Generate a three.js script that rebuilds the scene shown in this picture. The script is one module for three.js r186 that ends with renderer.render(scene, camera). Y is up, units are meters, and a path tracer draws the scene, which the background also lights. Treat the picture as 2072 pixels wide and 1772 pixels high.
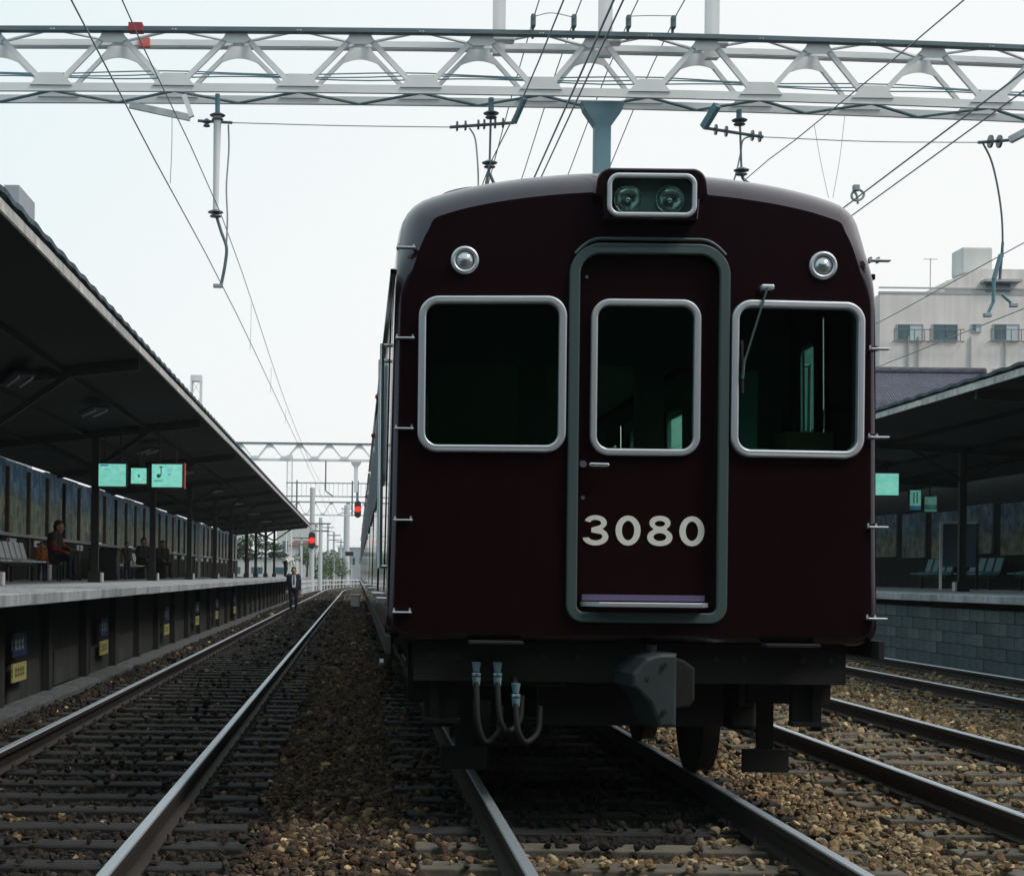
import * as THREE from 'three';
import { mergeGeometries, mergeVertices } from 'three/addons/utils/BufferGeometryUtils.js';
import { RoundedBoxGeometry } from 'three/addons/geometries/RoundedBoxGeometry.js';
import { TessellateModifier } from 'three/addons/modifiers/TessellateModifier.js';
import { MarchingCubes } from 'three/addons/objects/MarchingCubes.js';
import { RectAreaLightUniformsLib } from 'three/addons/lights/RectAreaLightUniformsLib.js';

// ------------------------------------------------------------------ camera, sky, sun, exposure
const scene = new THREE.Scene();
const FPX = 3300, VPX = 722, VPY = 1162, ROLL = 0.011, EYE = 1.308;   // lens measured on a 2072 x 1772 view of the photograph
const camera = new THREE.PerspectiveCamera(2 * Math.atan(886 / FPX) * 180 / Math.PI, 1024 / 875, 0.3, 4000);
camera.position.set(0, EYE, 0);
camera.rotation.set(0, 0, ROLL);
camera.setViewOffset(1024, 875, (1036 - VPX) * 1024 / 2072, (886 - VPY) * 1024 / 2072, 1024, 875);
camera.updateProjectionMatrix();

const SUN = new THREE.Vector3(0.7, 1.0, 0.4).normalize();
{
  const W = 256, H = 128, d = new Float32Array(W * H * 4);
  for (let j = 0; j < H; j++) for (let i = 0; i < W; i++) {
    const az = (i + 0.5) / W * 2 * Math.PI - Math.PI, el = ((j + 0.5) / H - 0.5) * Math.PI;
    const x = Math.cos(el) * Math.cos(az), y = Math.sin(el), z = Math.cos(el) * Math.sin(az);      // azimuth as three.js reads it
    const right = x * 0.9 - z * 0.25;                                                                    // brighter cloud towards the sun's side
    const low = Math.exp(-Math.max(0, y) * 5.5);
    let t = 0.42 + 0.62 * right + 0.26 * low;
    t += 0.05 * Math.sin(3 * az + 4 * y) + 0.035 * Math.sin(7 * az - 9 * y + 1.3);
    t = Math.min(1, Math.max(0, t)); t = t * t * (3 - 2 * t);
    const k = (j * W + i) * 4;
    d[k] = 0.65 + 0.34 * t; d[k + 1] = 0.86 + 0.125 * t; d[k + 2] = 0.9 + 0.08 * t; d[k + 3] = 1;
  }
  const sky = new THREE.DataTexture(d, W, H, THREE.RGBAFormat, THREE.FloatType);
  sky.mapping = THREE.EquirectangularReflectionMapping; sky.magFilter = sky.minFilter = THREE.LinearFilter; sky.needsUpdate = true;
  scene.background = sky; scene.environment = sky;
}
const sun = new THREE.DirectionalLight(new THREE.Color(1, 0.95, 0.87), 2.2);
sun.position.copy(SUN).multiplyScalar(120); sun.castShadow = true; sun.shadow.radius = 30;
Object.assign(sun.shadow.camera, { left: -90, right: 90, top: 90, bottom: -90, near: 1, far: 400 });
sun.shadow.mapSize.set(4096, 4096);
scene.add(sun, sun.target);
const renderer = new THREE.WebGLRenderer({ antialias: true });
renderer.toneMapping = THREE.LinearToneMapping; renderer.toneMappingExposure = 1.0;
renderer.shadowMap.enabled = true;
scene.fog = new THREE.FogExp2(0xe9f0f2, 0.0003);
RectAreaLightUniformsLib.init();

// ------------------------------------------------------------------ helpers
let seed = 20773;
const rnd = () => { seed = (seed + 0x6d2b79f5) | 0; let t = Math.imul(seed ^ (seed >>> 15), 1 | seed); t = (t + Math.imul(t ^ (t >>> 7), 61 | t)) ^ t; return ((t ^ (t >>> 14)) >>> 0) / 4294967296; };
const rr = (a, b) => a + (b - a) * rnd();
const V = (x, y, z) => new THREE.Vector3(x, y, z);
const at = (px, py, D) => { const dx = px - VPX, dy = py - VPY; return V((dx + ROLL * dy) * D / FPX, EYE - (dy - ROLL * dx) * D / FPX, -D); };   // surveyed sight line at a known distance
const taken = new Map();
const numbered = (n) => { const k = taken.get(n) || 0; taken.set(n, k + 1); return k ? `${n}_${String(k).padStart(3, '0')}` : n; };
function mesh(name, geo, mat, parent = scene) {
  const m = new THREE.Mesh(geo, mat); m.name = parent === scene ? numbered(name) : name;
  m.castShadow = m.receiveShadow = true; parent.add(m); return m;
}
function tag(o, label, category, group) { o.userData.label = label; o.userData.category = category; if (group) o.userData.group = group; return o; }
function thing(name, label, category, [x, y, z] = [0, 0, 0], group) {
  const g = new THREE.Group(); g.name = numbered(name); g.position.set(x, y, z); scene.add(g); return tag(g, label, category, group);
}
const struct = (o) => { o.userData.kind = 'structure'; return o; };
const stuff = (o) => { o.userData.kind = 'stuff'; return o; };
function dup(o, label, [x, y, z], turn) {
  const c = o.clone(); c.name = numbered(o.name.replace(/_\d{3}$/, '')); c.userData = { ...o.userData }; if (label) c.userData.label = label;
  c.position.set(x, y, z); if (turn !== undefined) c.rotation.y = turn; scene.add(c); return c;
}
function norm(g) { g = g.index ? g.toNonIndexed() : g; for (const k of Object.keys(g.attributes)) if (!['position', 'normal', 'uv'].includes(k)) g.deleteAttribute(k);
  if (!g.attributes.uv) g.setAttribute('uv', new THREE.BufferAttribute(new Float32Array(g.attributes.position.count * 2), 2)); g.morphAttributes = {}; return g; }
const merge = (list) => mergeGeometries(list.map(norm));
function uvm(g, s = 1) {                                                    // uv in metres by the way each face points
  g = norm(g); const p = g.attributes.position, uv = g.attributes.uv, a = V(), b = V(), c = V();
  for (let i = 0; i < p.count; i += 3) {
    a.fromBufferAttribute(p, i); b.fromBufferAttribute(p, i + 1); c.fromBufferAttribute(p, i + 2);
    const n = b.clone().sub(a).cross(c.clone().sub(a)), ax = Math.abs(n.x), ay = Math.abs(n.y), az = Math.abs(n.z);
    [a, b, c].forEach((q, k) => { const [u, v] = ax >= ay && ax >= az ? [q.z, q.y] : ay >= az ? [q.x, q.z] : [q.x, q.y]; uv.setXY(i + k, u * s, v * s); });
  }
  return g;
}
const box = (w, h, d, x = 0, y = 0, z = 0) => new THREE.BoxGeometry(w, h, d).translate(x, y, z);
const rbox = (w, h, d, r, x = 0, y = 0, z = 0) => new RoundedBoxGeometry(w, h, d, 2, r).translate(x, y, z);
function bar(p, q, w, h = w) {                                              // a rectangular bar from p to q
  const d = q.clone().sub(p), L = d.length(), g = new THREE.BoxGeometry(w, h, L), m = new THREE.Matrix4();
  const up = Math.abs(d.y / L) > 0.98 ? V(0, 0, 1) : V(0, 1, 0);
  m.lookAt(V(0, 0, 0), d, up); g.applyMatrix4(m); const c = p.clone().add(q).multiplyScalar(0.5); return g.translate(c.x, c.y, c.z);
}
const cyl = (r0, r1, h, seg = 12) => new THREE.CylinderGeometry(r1, r0, h, seg);
function rod(p, q, r, seg = 8, r2 = r) {
  const d = q.clone().sub(p), L = d.length(), g = new THREE.CylinderGeometry(r2, r, L, seg);
  g.applyQuaternion(new THREE.Quaternion().setFromUnitVectors(V(0, 1, 0), d.divideScalar(L))); const c = p.clone().add(q).multiplyScalar(0.5); return g.translate(c.x, c.y, c.z);
}
const tube = (pts, r, n = pts.length * 6, rs = 6) => new THREE.TubeGeometry(new THREE.CatmullRomCurve3(pts), n, r, rs, false);
function sweep(profile, path) {                                             // closed profile [x, y] carried along a path in plan; path items V
  const P = [], UV = [], N = profile.length; const rings = path.map((p, i) => {
    const a = path[Math.max(0, i - 1)], b = path[Math.min(path.length - 1, i + 1)], t = b.clone().sub(a).setY(0).normalize(), r = V(-t.z, 0, t.x);
    return profile.map(([x, y]) => p.clone().addScaledVector(r, x).add(V(0, y, 0)));
  });
  let L = 0;
  for (let i = 0; i + 1 < rings.length; i++) { const L2 = L + path[i].distanceTo(path[i + 1]); let s = 0;
    for (let k = 0; k < N; k++) { const k2 = (k + 1) % N, A = rings[i][k], B = rings[i][k2], C = rings[i + 1][k2], D = rings[i + 1][k], s2 = s + A.distanceTo(B);
      for (const [q, u, v] of [[A, s, L], [C, s2, L2], [B, s2, L], [A, s, L], [D, s, L2], [C, s2, L2]]) { P.push(q.x, q.y, q.z); UV.push(u, v); } s = s2; } L = L2; }
  const g = new THREE.BufferGeometry(); g.setAttribute('position', new THREE.Float32BufferAttribute(P, 3)); g.setAttribute('uv', new THREE.Float32BufferAttribute(UV, 2)); g.computeVertexNormals(); return g;
}
function extrude(shape, depth, bevel = 0, seg = 2, curve = 10) {
  return new THREE.ExtrudeGeometry(shape, { depth, bevelEnabled: bevel > 0, bevelThickness: bevel, bevelSize: bevel, bevelOffset: -bevel, bevelSegments: seg, curveSegments: curve });
}
function rrect(x0, y0, x1, y1, r, P = THREE.Shape, rb = r) {
  const s = new P(); s.moveTo(x0 + rb, y0); s.lineTo(x1 - rb, y0); s.absarc(x1 - rb, y0 + rb, rb, -Math.PI / 2, 0); s.lineTo(x1, y1 - r); s.absarc(x1 - r, y1 - r, r, 0, Math.PI / 2);
  s.lineTo(x0 + r, y1); s.absarc(x0 + r, y1 - r, r, Math.PI / 2, Math.PI); s.lineTo(x0, y0 + rb); s.absarc(x0 + rb, y0 + rb, rb, Math.PI, Math.PI * 1.5); return s;
}
const poly = (pts, P = THREE.Shape) => { const s = new P(); pts.forEach(([x, y], i) => i ? s.lineTo(x, y) : s.moveTo(x, y)); s.closePath(); return s; };

// ------------------------------------------------------------------ textures and materials
const hash = (x, y, s) => { let h = Math.imul(x, 374761393) ^ Math.imul(y, 668265263) ^ Math.imul(s, 974634541); h = Math.imul(h ^ (h >>> 13), 1274126177); return ((h ^ (h >>> 16)) >>> 0) / 4294967296; };
function vnoise(x, y, per, s) {
  const xi = Math.floor(x), yi = Math.floor(y), fx = x - xi, fy = y - yi, u = fx * fx * (3 - 2 * fx), v = fy * fy * (3 - 2 * fy), w = (a) => ((a % per) + per) % per;
  const a = hash(w(xi), w(yi), s), b = hash(w(xi + 1), w(yi), s), c = hash(w(xi), w(yi + 1), s), e = hash(w(xi + 1), w(yi + 1), s);
  return a + (b - a) * u + (c - a) * v + (a - b - c + e) * u * v;
}
const fbm = (u, v, base, oct, s) => { let a = 0, w = 0.5, t = 0; for (let o = 0, p = base; o < oct; o++, p *= 2) { a += w * vnoise(u * p, v * p, p, s + o); t += w; w *= 0.55; } return a / t; };
function tex(n, fn, srgb = true, sx = 1, sy = 1) {
  const d = new Uint8Array(n * n * 4);
  for (let j = 0; j < n; j++) for (let i = 0; i < n; i++) { const c = fn(i / n, j / n), k = (j * n + i) * 4; for (let q = 0; q < 3; q++) d[k + q] = Math.max(0, Math.min(255, (Array.isArray(c) ? c[q] : c) * 255)); d[k + 3] = 255; }
  const t = new THREE.DataTexture(d, n, n); t.wrapS = t.wrapT = THREE.RepeatWrapping; t.magFilter = THREE.LinearFilter; t.minFilter = THREE.LinearMipmapLinearFilter; t.generateMipmaps = true;
  if (srgb) t.colorSpace = THREE.SRGBColorSpace; t.repeat.set(sx, sy); t.needsUpdate = true; return t;
}
const lin = (r, g, b) => new THREE.Color().setRGB(r, g, b);
const mat = (c, rough = 0.8, o = {}) => new THREE.MeshStandardMaterial({ color: Array.isArray(c) ? lin(...c) : c, roughness: rough, ...o });
const Tgrime = tex(512, (u, v) => { const a = fbm(u, v, 4, 6, 11), b = fbm(u, v, 24, 4, 31); return 0.62 + 0.5 * (a - 0.5) + 0.3 * (b - 0.5) + 0.2; }, true, 0.4, 0.4);
const Tfine = tex(512, (u, v) => 0.55 + 0.75 * (fbm(u, v, 32, 4, 77) - 0.5) + 0.25 * (fbm(u, v, 5, 3, 5) - 0.5) + 0.25, true, 0.6, 0.6);
const Tstreak = tex(512, (u, v) => { const a = fbm(u, v * 0.5, 8, 4, 3), st = vnoise(u * 64, v * 2, 64, 9), st2 = vnoise(u * 128, v * 4, 128, 19); return 0.5 + 0.35 * a + 0.35 * (st - 0.5) + 0.2 * (st2 - 0.5); }, true, 0.3, 0.3);
const Tsoft = tex(512, (u, v) => 0.9 + 0.16 * (fbm(u, v, 4, 5, 61) - 0.5) + 0.05 * (vnoise(u * 48, v * 2, 48, 29) - 0.5), true, 0.12, 0.12);
const Twood = tex(256, (u, v) => { const g = vnoise(u * 2, v * 48, 48, 8), g2 = vnoise(u * 6, v * 96, 96, 18); return 0.5 + 0.5 * (g - 0.3) + 0.3 * (g2 - 0.5) + 0.2 * (fbm(u, v, 8, 3, 2) - 0.5); }, true, 1, 1);
const Bwave = tex(256, (u, v) => fbm(u, v, 4, 3, 90), false, 0.45, 0.45);
const Bfine = tex(512, (u, v) => fbm(u, v, 32, 4, 50), false, 1, 1);
const M = {
  ground: mat([0.03, 0.023, 0.016], 0.95, { map: Tfine, bumpMap: Bfine, bumpScale: 0.03 }),
  stone: mat([1, 1, 1], 0.9),
  railside: mat([0.03, 0.021, 0.017], 0.75, { map: Tgrime }),
  railtop: mat([0.5, 0.55, 0.6], 0.45, { metalness: 0.75 }),
  plate: mat([0.04, 0.03, 0.025], 0.8),
  sleeperDark: mat([0.044, 0.044, 0.045], 0.9, { map: Twood, bumpMap: Twood, bumpScale: 0.006 }),
  sleeperPale: mat([0.15, 0.132, 0.105], 0.92, { map: Tgrime, bumpMap: Bfine, bumpScale: 0.004 }),
  paving: mat([0.55, 0.6, 0.65], 0.9, { map: Tfine, bumpMap: Bfine, bumpScale: 0.002 }),
  coping: mat([0.56, 0.6, 0.64], 0.9, { map: Tgrime, bumpMap: Bfine, bumpScale: 0.004 }),
  coping2: mat([0.44, 0.48, 0.52], 0.9, { map: Tgrime, bumpMap: Bfine, bumpScale: 0.004 }),
  wallDark: mat([0.025, 0.027, 0.023], 0.95, { map: Tstreak }),
  wallPanel: mat([0.045, 0.047, 0.042], 0.95, { map: Tstreak }),
  gutter: mat([0.1, 0.108, 0.115], 0.92, { map: Tfine }),
  block: mat([0.085, 0.13, 0.145], 0.92, { map: Tgrime }),
  block2: mat([0.075, 0.11, 0.12], 0.92, { map: Tgrime }),
  block3: mat([0.13, 0.17, 0.18], 0.92, { map: Tgrime }),
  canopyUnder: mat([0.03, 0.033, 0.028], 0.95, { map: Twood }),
  canopyPost: mat([0.015, 0.019, 0.015], 0.7),
  fascia: mat([0.82, 0.81, 0.79], 0.6, { map: Tgrime }),
  roofing: mat([0.07, 0.13, 0.17], 0.8, { map: Tfine }),
  steel: mat([0.88, 0.88, 0.89], 0.55, { map: Tsoft }),
  steelDark: mat([0.16, 0.23, 0.27], 0.6, { map: Tgrime }),
  steelTeal: mat([0.13, 0.24, 0.29], 0.55),
  insulator: mat([0.1, 0.13, 0.16], 0.3),
  wire: mat([0.3, 0.34, 0.38], 0.6),
  maroon: new THREE.MeshPhysicalMaterial({ color: lin(0.011, 0.0035, 0.0043), roughness: 0.2, ior: 1.5, clearcoat: 0.5, clearcoatRoughness: 0.08, specularColor: lin(0.75, 0.72, 1), bumpMap: Bwave, bumpScale: 0.0015 }),
  maroonSide: new THREE.MeshPhysicalMaterial({ color: lin(0.016, 0.0035, 0.0035), roughness: 0.12, ior: 1.5, clearcoat: 0.8, clearcoatRoughness: 0.04 }),
  lampGlass: new THREE.MeshPhysicalMaterial({ color: lin(0.85, 0.92, 0.9), roughness: 0.04, transmission: 1, thickness: 0, ior: 1.4, side: THREE.DoubleSide }),
  lampBack: mat([0.2, 0.3, 0.3], 0.5),
  bandGrey: mat([0.05, 0.082, 0.085], 0.5),
  alu: mat([0.62, 0.66, 0.72], 0.42, { metalness: 0.75 }),
  chrome: mat([0.66, 0.7, 0.74], 0.25, { metalness: 0.9 }),
  glass: new THREE.MeshPhysicalMaterial({ color: lin(0.62, 0.82, 0.76), roughness: 0.03, transmission: 1, thickness: 0, ior: 1.45, side: THREE.DoubleSide }),
  roof: mat([0.06, 0.075, 0.085], 0.8, { map: Tgrime }),
  under: mat([0.013, 0.013, 0.013], 0.9, { map: Tgrime }),
  wheel: mat([0.03, 0.028, 0.027], 0.55, { metalness: 0.6 }),
  coupler: mat([0.025, 0.045, 0.05], 0.6, { map: Tgrime }),
  hose: mat([0.006, 0.007, 0.008], 0.75),
  cock: mat([0.13, 0.24, 0.29], 0.45),
  interior: mat([0.11, 0.18, 0.135], 0.75),
  interiorWood: mat([0.12, 0.085, 0.045], 0.6),
  pole: mat([0.2, 0.45, 0.4], 0.4),
  cream: mat([0.72, 0.71, 0.66], 0.6),
  white: mat([0.75, 0.77, 0.77], 0.6),
  beige: mat([0.82, 0.755, 0.74], 0.9, { map: Tsoft }),
  beigeSide: mat([0.78, 0.74, 0.73], 0.9, { map: Tsoft }),
  trim: mat([0.36, 0.36, 0.37], 0.8),
  winDark: mat([0.05, 0.11, 0.14], 0.15),
  winBlind: mat([0.45, 0.52, 0.55], 0.5),
  rust: mat([0.16, 0.13, 0.12], 0.8),
  tile: mat([0.21, 0.2, 0.27], 0.8, { map: Tfine, bumpMap: Bfine, bumpScale: 0.05 }),
  greyWall: mat([0.36, 0.38, 0.44], 0.9, { map: Tsoft }),
  paleWall: mat([0.66, 0.66, 0.65], 0.9, { map: Tsoft }),
  redRoof: mat([0.35, 0.17, 0.17], 0.85),
  concretePole: mat([0.5, 0.52, 0.54], 0.9),  // paled so the colour stands in for distance haze
  bark: mat([0.06, 0.045, 0.035], 0.95),
  skinHair: mat([0.012, 0.011, 0.011], 0.7),
};
const leafMat = (r, g, b) => new THREE.MeshPhysicalMaterial({ color: lin(r, g, b), roughness: 0.9, transmission: 0.3, thickness: 0, side: THREE.DoubleSide });

// ------------------------------------------------------------------ ground, tracks, ballast
const GY = -0.25;                                                           // ballast bed; rail heads at y = 0
{
  const g = new THREE.PlaneGeometry(3000, 3000, 1, 1).rotateX(-Math.PI / 2); const uv = g.attributes.uv; for (let i = 0; i < uv.count; i++) uv.setXY(i, uv.getX(i) * 3000, uv.getY(i) * 3000);
  g.translate(0, GY, -600); struct(mesh('ground', g, M.ground));
}
const bend = (x, from = 128, R = 420) => { const p = []; for (let d = 4; d < from; d += 31) p.push(V(x, 0, -d)); for (let a = 0; a <= 0.36; a += 0.03) p.push(V(x + (R - x) * (1 - Math.cos(a)), 0, -from - (R - x) * Math.sin(a))); return p; };
const straight = (x, far = 175) => { const p = []; for (let d = 4; d <= far; d += 19) p.push(V(x, 0, -d)); return p; };
const railProfile = [[-0.0325, -0.012], [-0.0325, -0.04], [-0.009, -0.05], [-0.009, -0.128], [-0.064, -0.14], [-0.064, -0.153], [0.064, -0.153], [0.064, -0.14], [0.009, -0.128], [0.009, -0.05], [0.0325, -0.04], [0.0325, -0.012], [0.026, -0.003], [-0.026, -0.003]].reverse();
const headProfile = [[-0.03, -0.006], [-0.024, 0.0005], [0.024, 0.0005], [0.03, -0.006]];
const SLEEP = 0.62, sleeperShapes = [0, 1, 2].map(() => { const g = uvm(new RoundedBoxGeometry(2.45, 0.14, 0.215, 1, 0.015)); const p = g.attributes.position; for (let i = 0; i < p.count; i++) p.setY(i, p.getY(i) + 0.006 * Math.sin(p.getX(i) * (3 + rnd() * 0.001) + 1)); return g; });
function track(label, cx, path, far, pale, paintShade) {
  const t = thing('railway_track', label, 'railway track');
  for (const s of [-1, 1]) { const r = mesh('rail', sweep(railProfile, path(cx + s * 0.75)), M.railside, t); mesh('running_surface', sweep(headProfile, path(cx + s * 0.75)), M.railtop, r); }
  const fast = [];
  for (let d = 6.4, k = 0; d < far; d += SLEEP, k++) {
    const m = mesh('sleeper', sleeperShapes[k % 3], pale && !(paintShade && d > 9.3) ? M.sleeperPale : M.sleeperDark, t);  // sleepers past the train front take the dark material as painted shade
    m.position.set(cx + rr(-0.03, 0.03), -0.226 + rr(-0.006, 0.004), -d + rr(-0.02, 0.02)); m.rotation.y = rr(-0.012, 0.012);
    if (d < 40) for (const s of [-1, 1]) { fast.push(box(0.2, 0.014, 0.14, cx + s * 0.75, -0.15, -d)); for (const q of [-0.085, 0.085]) fast.push(cyl(0.018, 0.014, 0.04, 6).translate(cx + s * 0.75 + q, -0.128, -d + q * 0.4)); }
  }
  stuff(mesh('rail_fastenings', merge(fast), M.plate, t));
  return t;
}
const TL = -1.836, TT = 1.535, TR = 4.51, TR2 = 8.2;
track('dark railway track with polished rails along the left platform', TL, bend, 125, false);
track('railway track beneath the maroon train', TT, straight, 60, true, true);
track('empty railway track with pale sleepers just right of the train', TR, straight, 60, true);
track('far railway track running below the right platform wall', TR2, straight, 60, true);
{
  const g0 = new THREE.IcosahedronGeometry(1, 0); const g = mergeVertices((g0.deleteAttribute('uv'), g0.deleteAttribute('normal'), g0)); const p = g.attributes.position;
  for (let i = 0; i < p.count; i++) { const s = rr(0.72, 1.22); p.setXYZ(i, p.getX(i) * s, p.getY(i) * s, p.getZ(i) * s); }
  const gg = g.toNonIndexed(); gg.computeVertexNormals();
  const items = [];
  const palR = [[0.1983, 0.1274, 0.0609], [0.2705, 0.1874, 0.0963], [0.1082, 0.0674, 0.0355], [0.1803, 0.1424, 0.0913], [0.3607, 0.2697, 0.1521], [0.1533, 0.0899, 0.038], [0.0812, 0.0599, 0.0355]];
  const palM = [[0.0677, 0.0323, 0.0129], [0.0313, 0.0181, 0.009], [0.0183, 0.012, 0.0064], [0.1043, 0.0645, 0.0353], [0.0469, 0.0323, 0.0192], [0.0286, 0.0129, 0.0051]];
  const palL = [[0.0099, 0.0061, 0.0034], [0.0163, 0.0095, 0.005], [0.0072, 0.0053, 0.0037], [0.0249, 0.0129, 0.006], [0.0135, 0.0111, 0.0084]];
  const onSleeper = (x, d) => { for (const c of [TL, TT, TR, TR2]) if (Math.abs(x - c) < 1.24) { const k = (d - 6.4) / SLEEP, e = Math.abs(k - Math.round(k)) * SLEEP; if (e < 0.13) return true; } return false; };
  const onRail = (x) => { for (const c of [TL, TT, TR, TR2]) for (const s of [-0.75, 0.75]) if (Math.abs(x - c - s) < 0.075) return true; return false; };
  const layer = (d0, d1, x0, x1, n, s0, s1) => {
    for (let i = 0; i < n; i++) {
      const d = rr(d0, d1), x = rr(x0, x1); if (x > 722 / FPX * 0 + (1350 / FPX) * d + 1 || x < -(760 / FPX) * d - 0.6) continue;
      const sl = onSleeper(x, d); if ((sl && rnd() > (x < -0.5 ? 0.035 : 0.1)) || (onRail(x) && rnd() > 0.04)) continue;
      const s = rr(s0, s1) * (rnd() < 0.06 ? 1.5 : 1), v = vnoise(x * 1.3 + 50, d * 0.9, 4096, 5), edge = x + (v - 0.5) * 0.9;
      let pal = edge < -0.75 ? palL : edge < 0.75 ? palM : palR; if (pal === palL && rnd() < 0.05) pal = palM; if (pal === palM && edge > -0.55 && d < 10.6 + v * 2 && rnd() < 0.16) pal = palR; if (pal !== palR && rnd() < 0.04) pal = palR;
      const inTrainShade = Math.abs(x - TT) < 1.05 + (v - 0.5) * 0.5 && d > 9.2 + (v - 0.5) * 1.6; if (inTrainShade) pal = palL;   // shade under the train painted into the stones, with oil staining
      const c = pal[Math.floor(rnd() * pal.length)], k = rr(0.5, 1.15) * (inTrainShade ? 0.45 : rnd() < 0.1 ? 1.9 : 1);
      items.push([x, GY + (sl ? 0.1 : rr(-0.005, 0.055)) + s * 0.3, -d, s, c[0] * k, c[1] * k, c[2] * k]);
    }
  };
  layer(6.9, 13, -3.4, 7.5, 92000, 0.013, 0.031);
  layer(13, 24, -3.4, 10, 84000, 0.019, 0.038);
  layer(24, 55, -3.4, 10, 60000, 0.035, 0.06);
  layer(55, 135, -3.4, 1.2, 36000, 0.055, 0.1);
  const im = new THREE.InstancedMesh(gg, M.stone, items.length), o = new THREE.Object3D(), col = new THREE.Color();
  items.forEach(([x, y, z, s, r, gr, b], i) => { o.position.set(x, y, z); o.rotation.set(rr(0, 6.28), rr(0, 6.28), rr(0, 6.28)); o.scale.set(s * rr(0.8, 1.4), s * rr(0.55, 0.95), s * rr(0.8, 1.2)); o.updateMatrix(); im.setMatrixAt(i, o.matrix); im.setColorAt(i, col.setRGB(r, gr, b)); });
  im.name = 'ballast'; im.castShadow = im.receiveShadow = true; stuff(im); tag(im, 'loose rust stained ballast stones between and beside the tracks', 'ballast'); scene.add(im);
}

// ------------------------------------------------------------------ platforms
const PY = 1.085, LX = -3.29, LEND = 112;                                 // platform height above rail, left edge, far end
function platform(name, edge, side, back, d0, d1, slabTo) {
  const p = new THREE.Group(); p.name = name; scene.add(p); struct(p);
  const w = Math.abs(back - edge) - 0.5, mid = (d0 + d1) / 2, L = d1 - d0;
  mesh('paving', uvm(box(w, 0.16, L, edge + side * (0.5 + w / 2), PY - 0.083, -mid)), M.paving, p);
  let d = d0, k = 0; const rest = [];
  while (d < d1) {
    const len = 1.5, g = uvm(new RoundedBoxGeometry(0.5, 0.125, len - 0.014, 1, 0.012)).translate(edge + side * 0.25, PY - 0.0625 + (hash(k, 3, side + 5) - 0.5) * 0.006, -d - len / 2);
    if (d < slabTo) mesh('coping_slab', g, [M.coping, M.coping2, M.coping][k % 3], p); else rest.push(g);
    d += len; k++;
  }
  if (rest.length) mesh('coping', merge(rest), M.coping2, p);
  return p;
}
const pl = platform('platform_left', LX, -1, -8.1, 6, LEND, 75);
{ // the recessed wall under the left platform
  const x = -3.82; mesh('retaining_wall', uvm(box(0.3, 1.3, LEND - 6, x - 0.15, 0.29, -(LEND + 6) / 2)), M.wallDark, pl);
  mesh('drain_kerb', uvm(box(0.36, 0.12, LEND - 6, -3.6, -0.2, -(LEND + 6) / 2)), M.gutter, pl);
  const post = uvm(box(0.1, 1.14, 0.24)), panel = uvm(box(0.05, 0.42, 1.7));
  for (let d = 9; d < 105; d += 2.72) { const m = mesh('support_pier', post, M.wallDark, pl); m.position.set(x + 0.05, 0.38, -d); if (rnd() < 0.75) { const q = mesh('render_patch', panel, M.wallPanel, pl); q.position.set(x + 0.02, 0.07 + rr(-0.05, 0.05), -d - 1.36); } }
  mesh('end_wall', uvm(box(4.2, 1.28, 0.3, -5.9, 0.28, -LEND + 0.16)), M.wallDark, pl);
}
const RX = 9.78;
const pr = platform('platform_right', RX, 1, 17.5, 8, 90, 50);
{
  mesh('wall_core', box(0.3, 1.25, 82, RX + 0.37, 0.33, -49), M.wallDark, pr);
  mesh('wall_footing', uvm(box(0.45, 0.14, 82, RX + 0.06, -0.19, -49)), M.block3, pr);
  const g = uvm(box(0.1, 0.185, 0.585)); let n = 0;
  for (let c = 0; c < 5; c++) for (let d = 20; d < 46 && n < 290; d += 0.6, n++) { const m = mesh('stone_block', g, [M.block, M.block2, M.block3, M.block][Math.floor(rnd() * 4)], pr); m.position.set(RX + 0.17 + rr(-0.006, 0.006), -0.02 + c * 0.195, -d - (c % 2) * 0.3); }
}

{ // unseen overbridge, added and walled in so the train paint and glass mirror dark
  const b = thing('added_overbridge', 'unseen dark overbridge behind the camera, added to darken the train reflections', 'bridge', [3, 0, 36]);
  mesh('deck', uvm(box(38, 0.7, 64, 0, 5.75, 0)), M.wallDark, b); mesh('wall', uvm(box(38, 3.4, 0.4, 0, 7.8, -31.7)), M.wallDark, b); mesh('wall', uvm(box(38, 9.8, 0.4, 0, 4.6, 31.7)), M.wallDark, b); for (const x of [-14, 16.5]) mesh('wall', uvm(box(0.4, 5.7, 62, x, 2.55, 0)), M.wallDark, b); mesh('roof', box(39, 0.4, 65, 0, 9.7, 0), M.wallDark, b);  // end and side walls added to keep bright sky out of the reflections
  for (let k = 0; k < 9; k++) mesh('window', box(2.6, 1.3, 0.06, -15.6 + k * 3.9, 7.9, -31.94), M.winDark, b);
  for (const x of [-7.9, 3.5, 9]) for (const z of [-30, -18, -6, 6, 18, 30]) mesh('pier', box(0.7, 5.8, 0.9, x, 2.65, z), M.wallDark, b);
}

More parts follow.
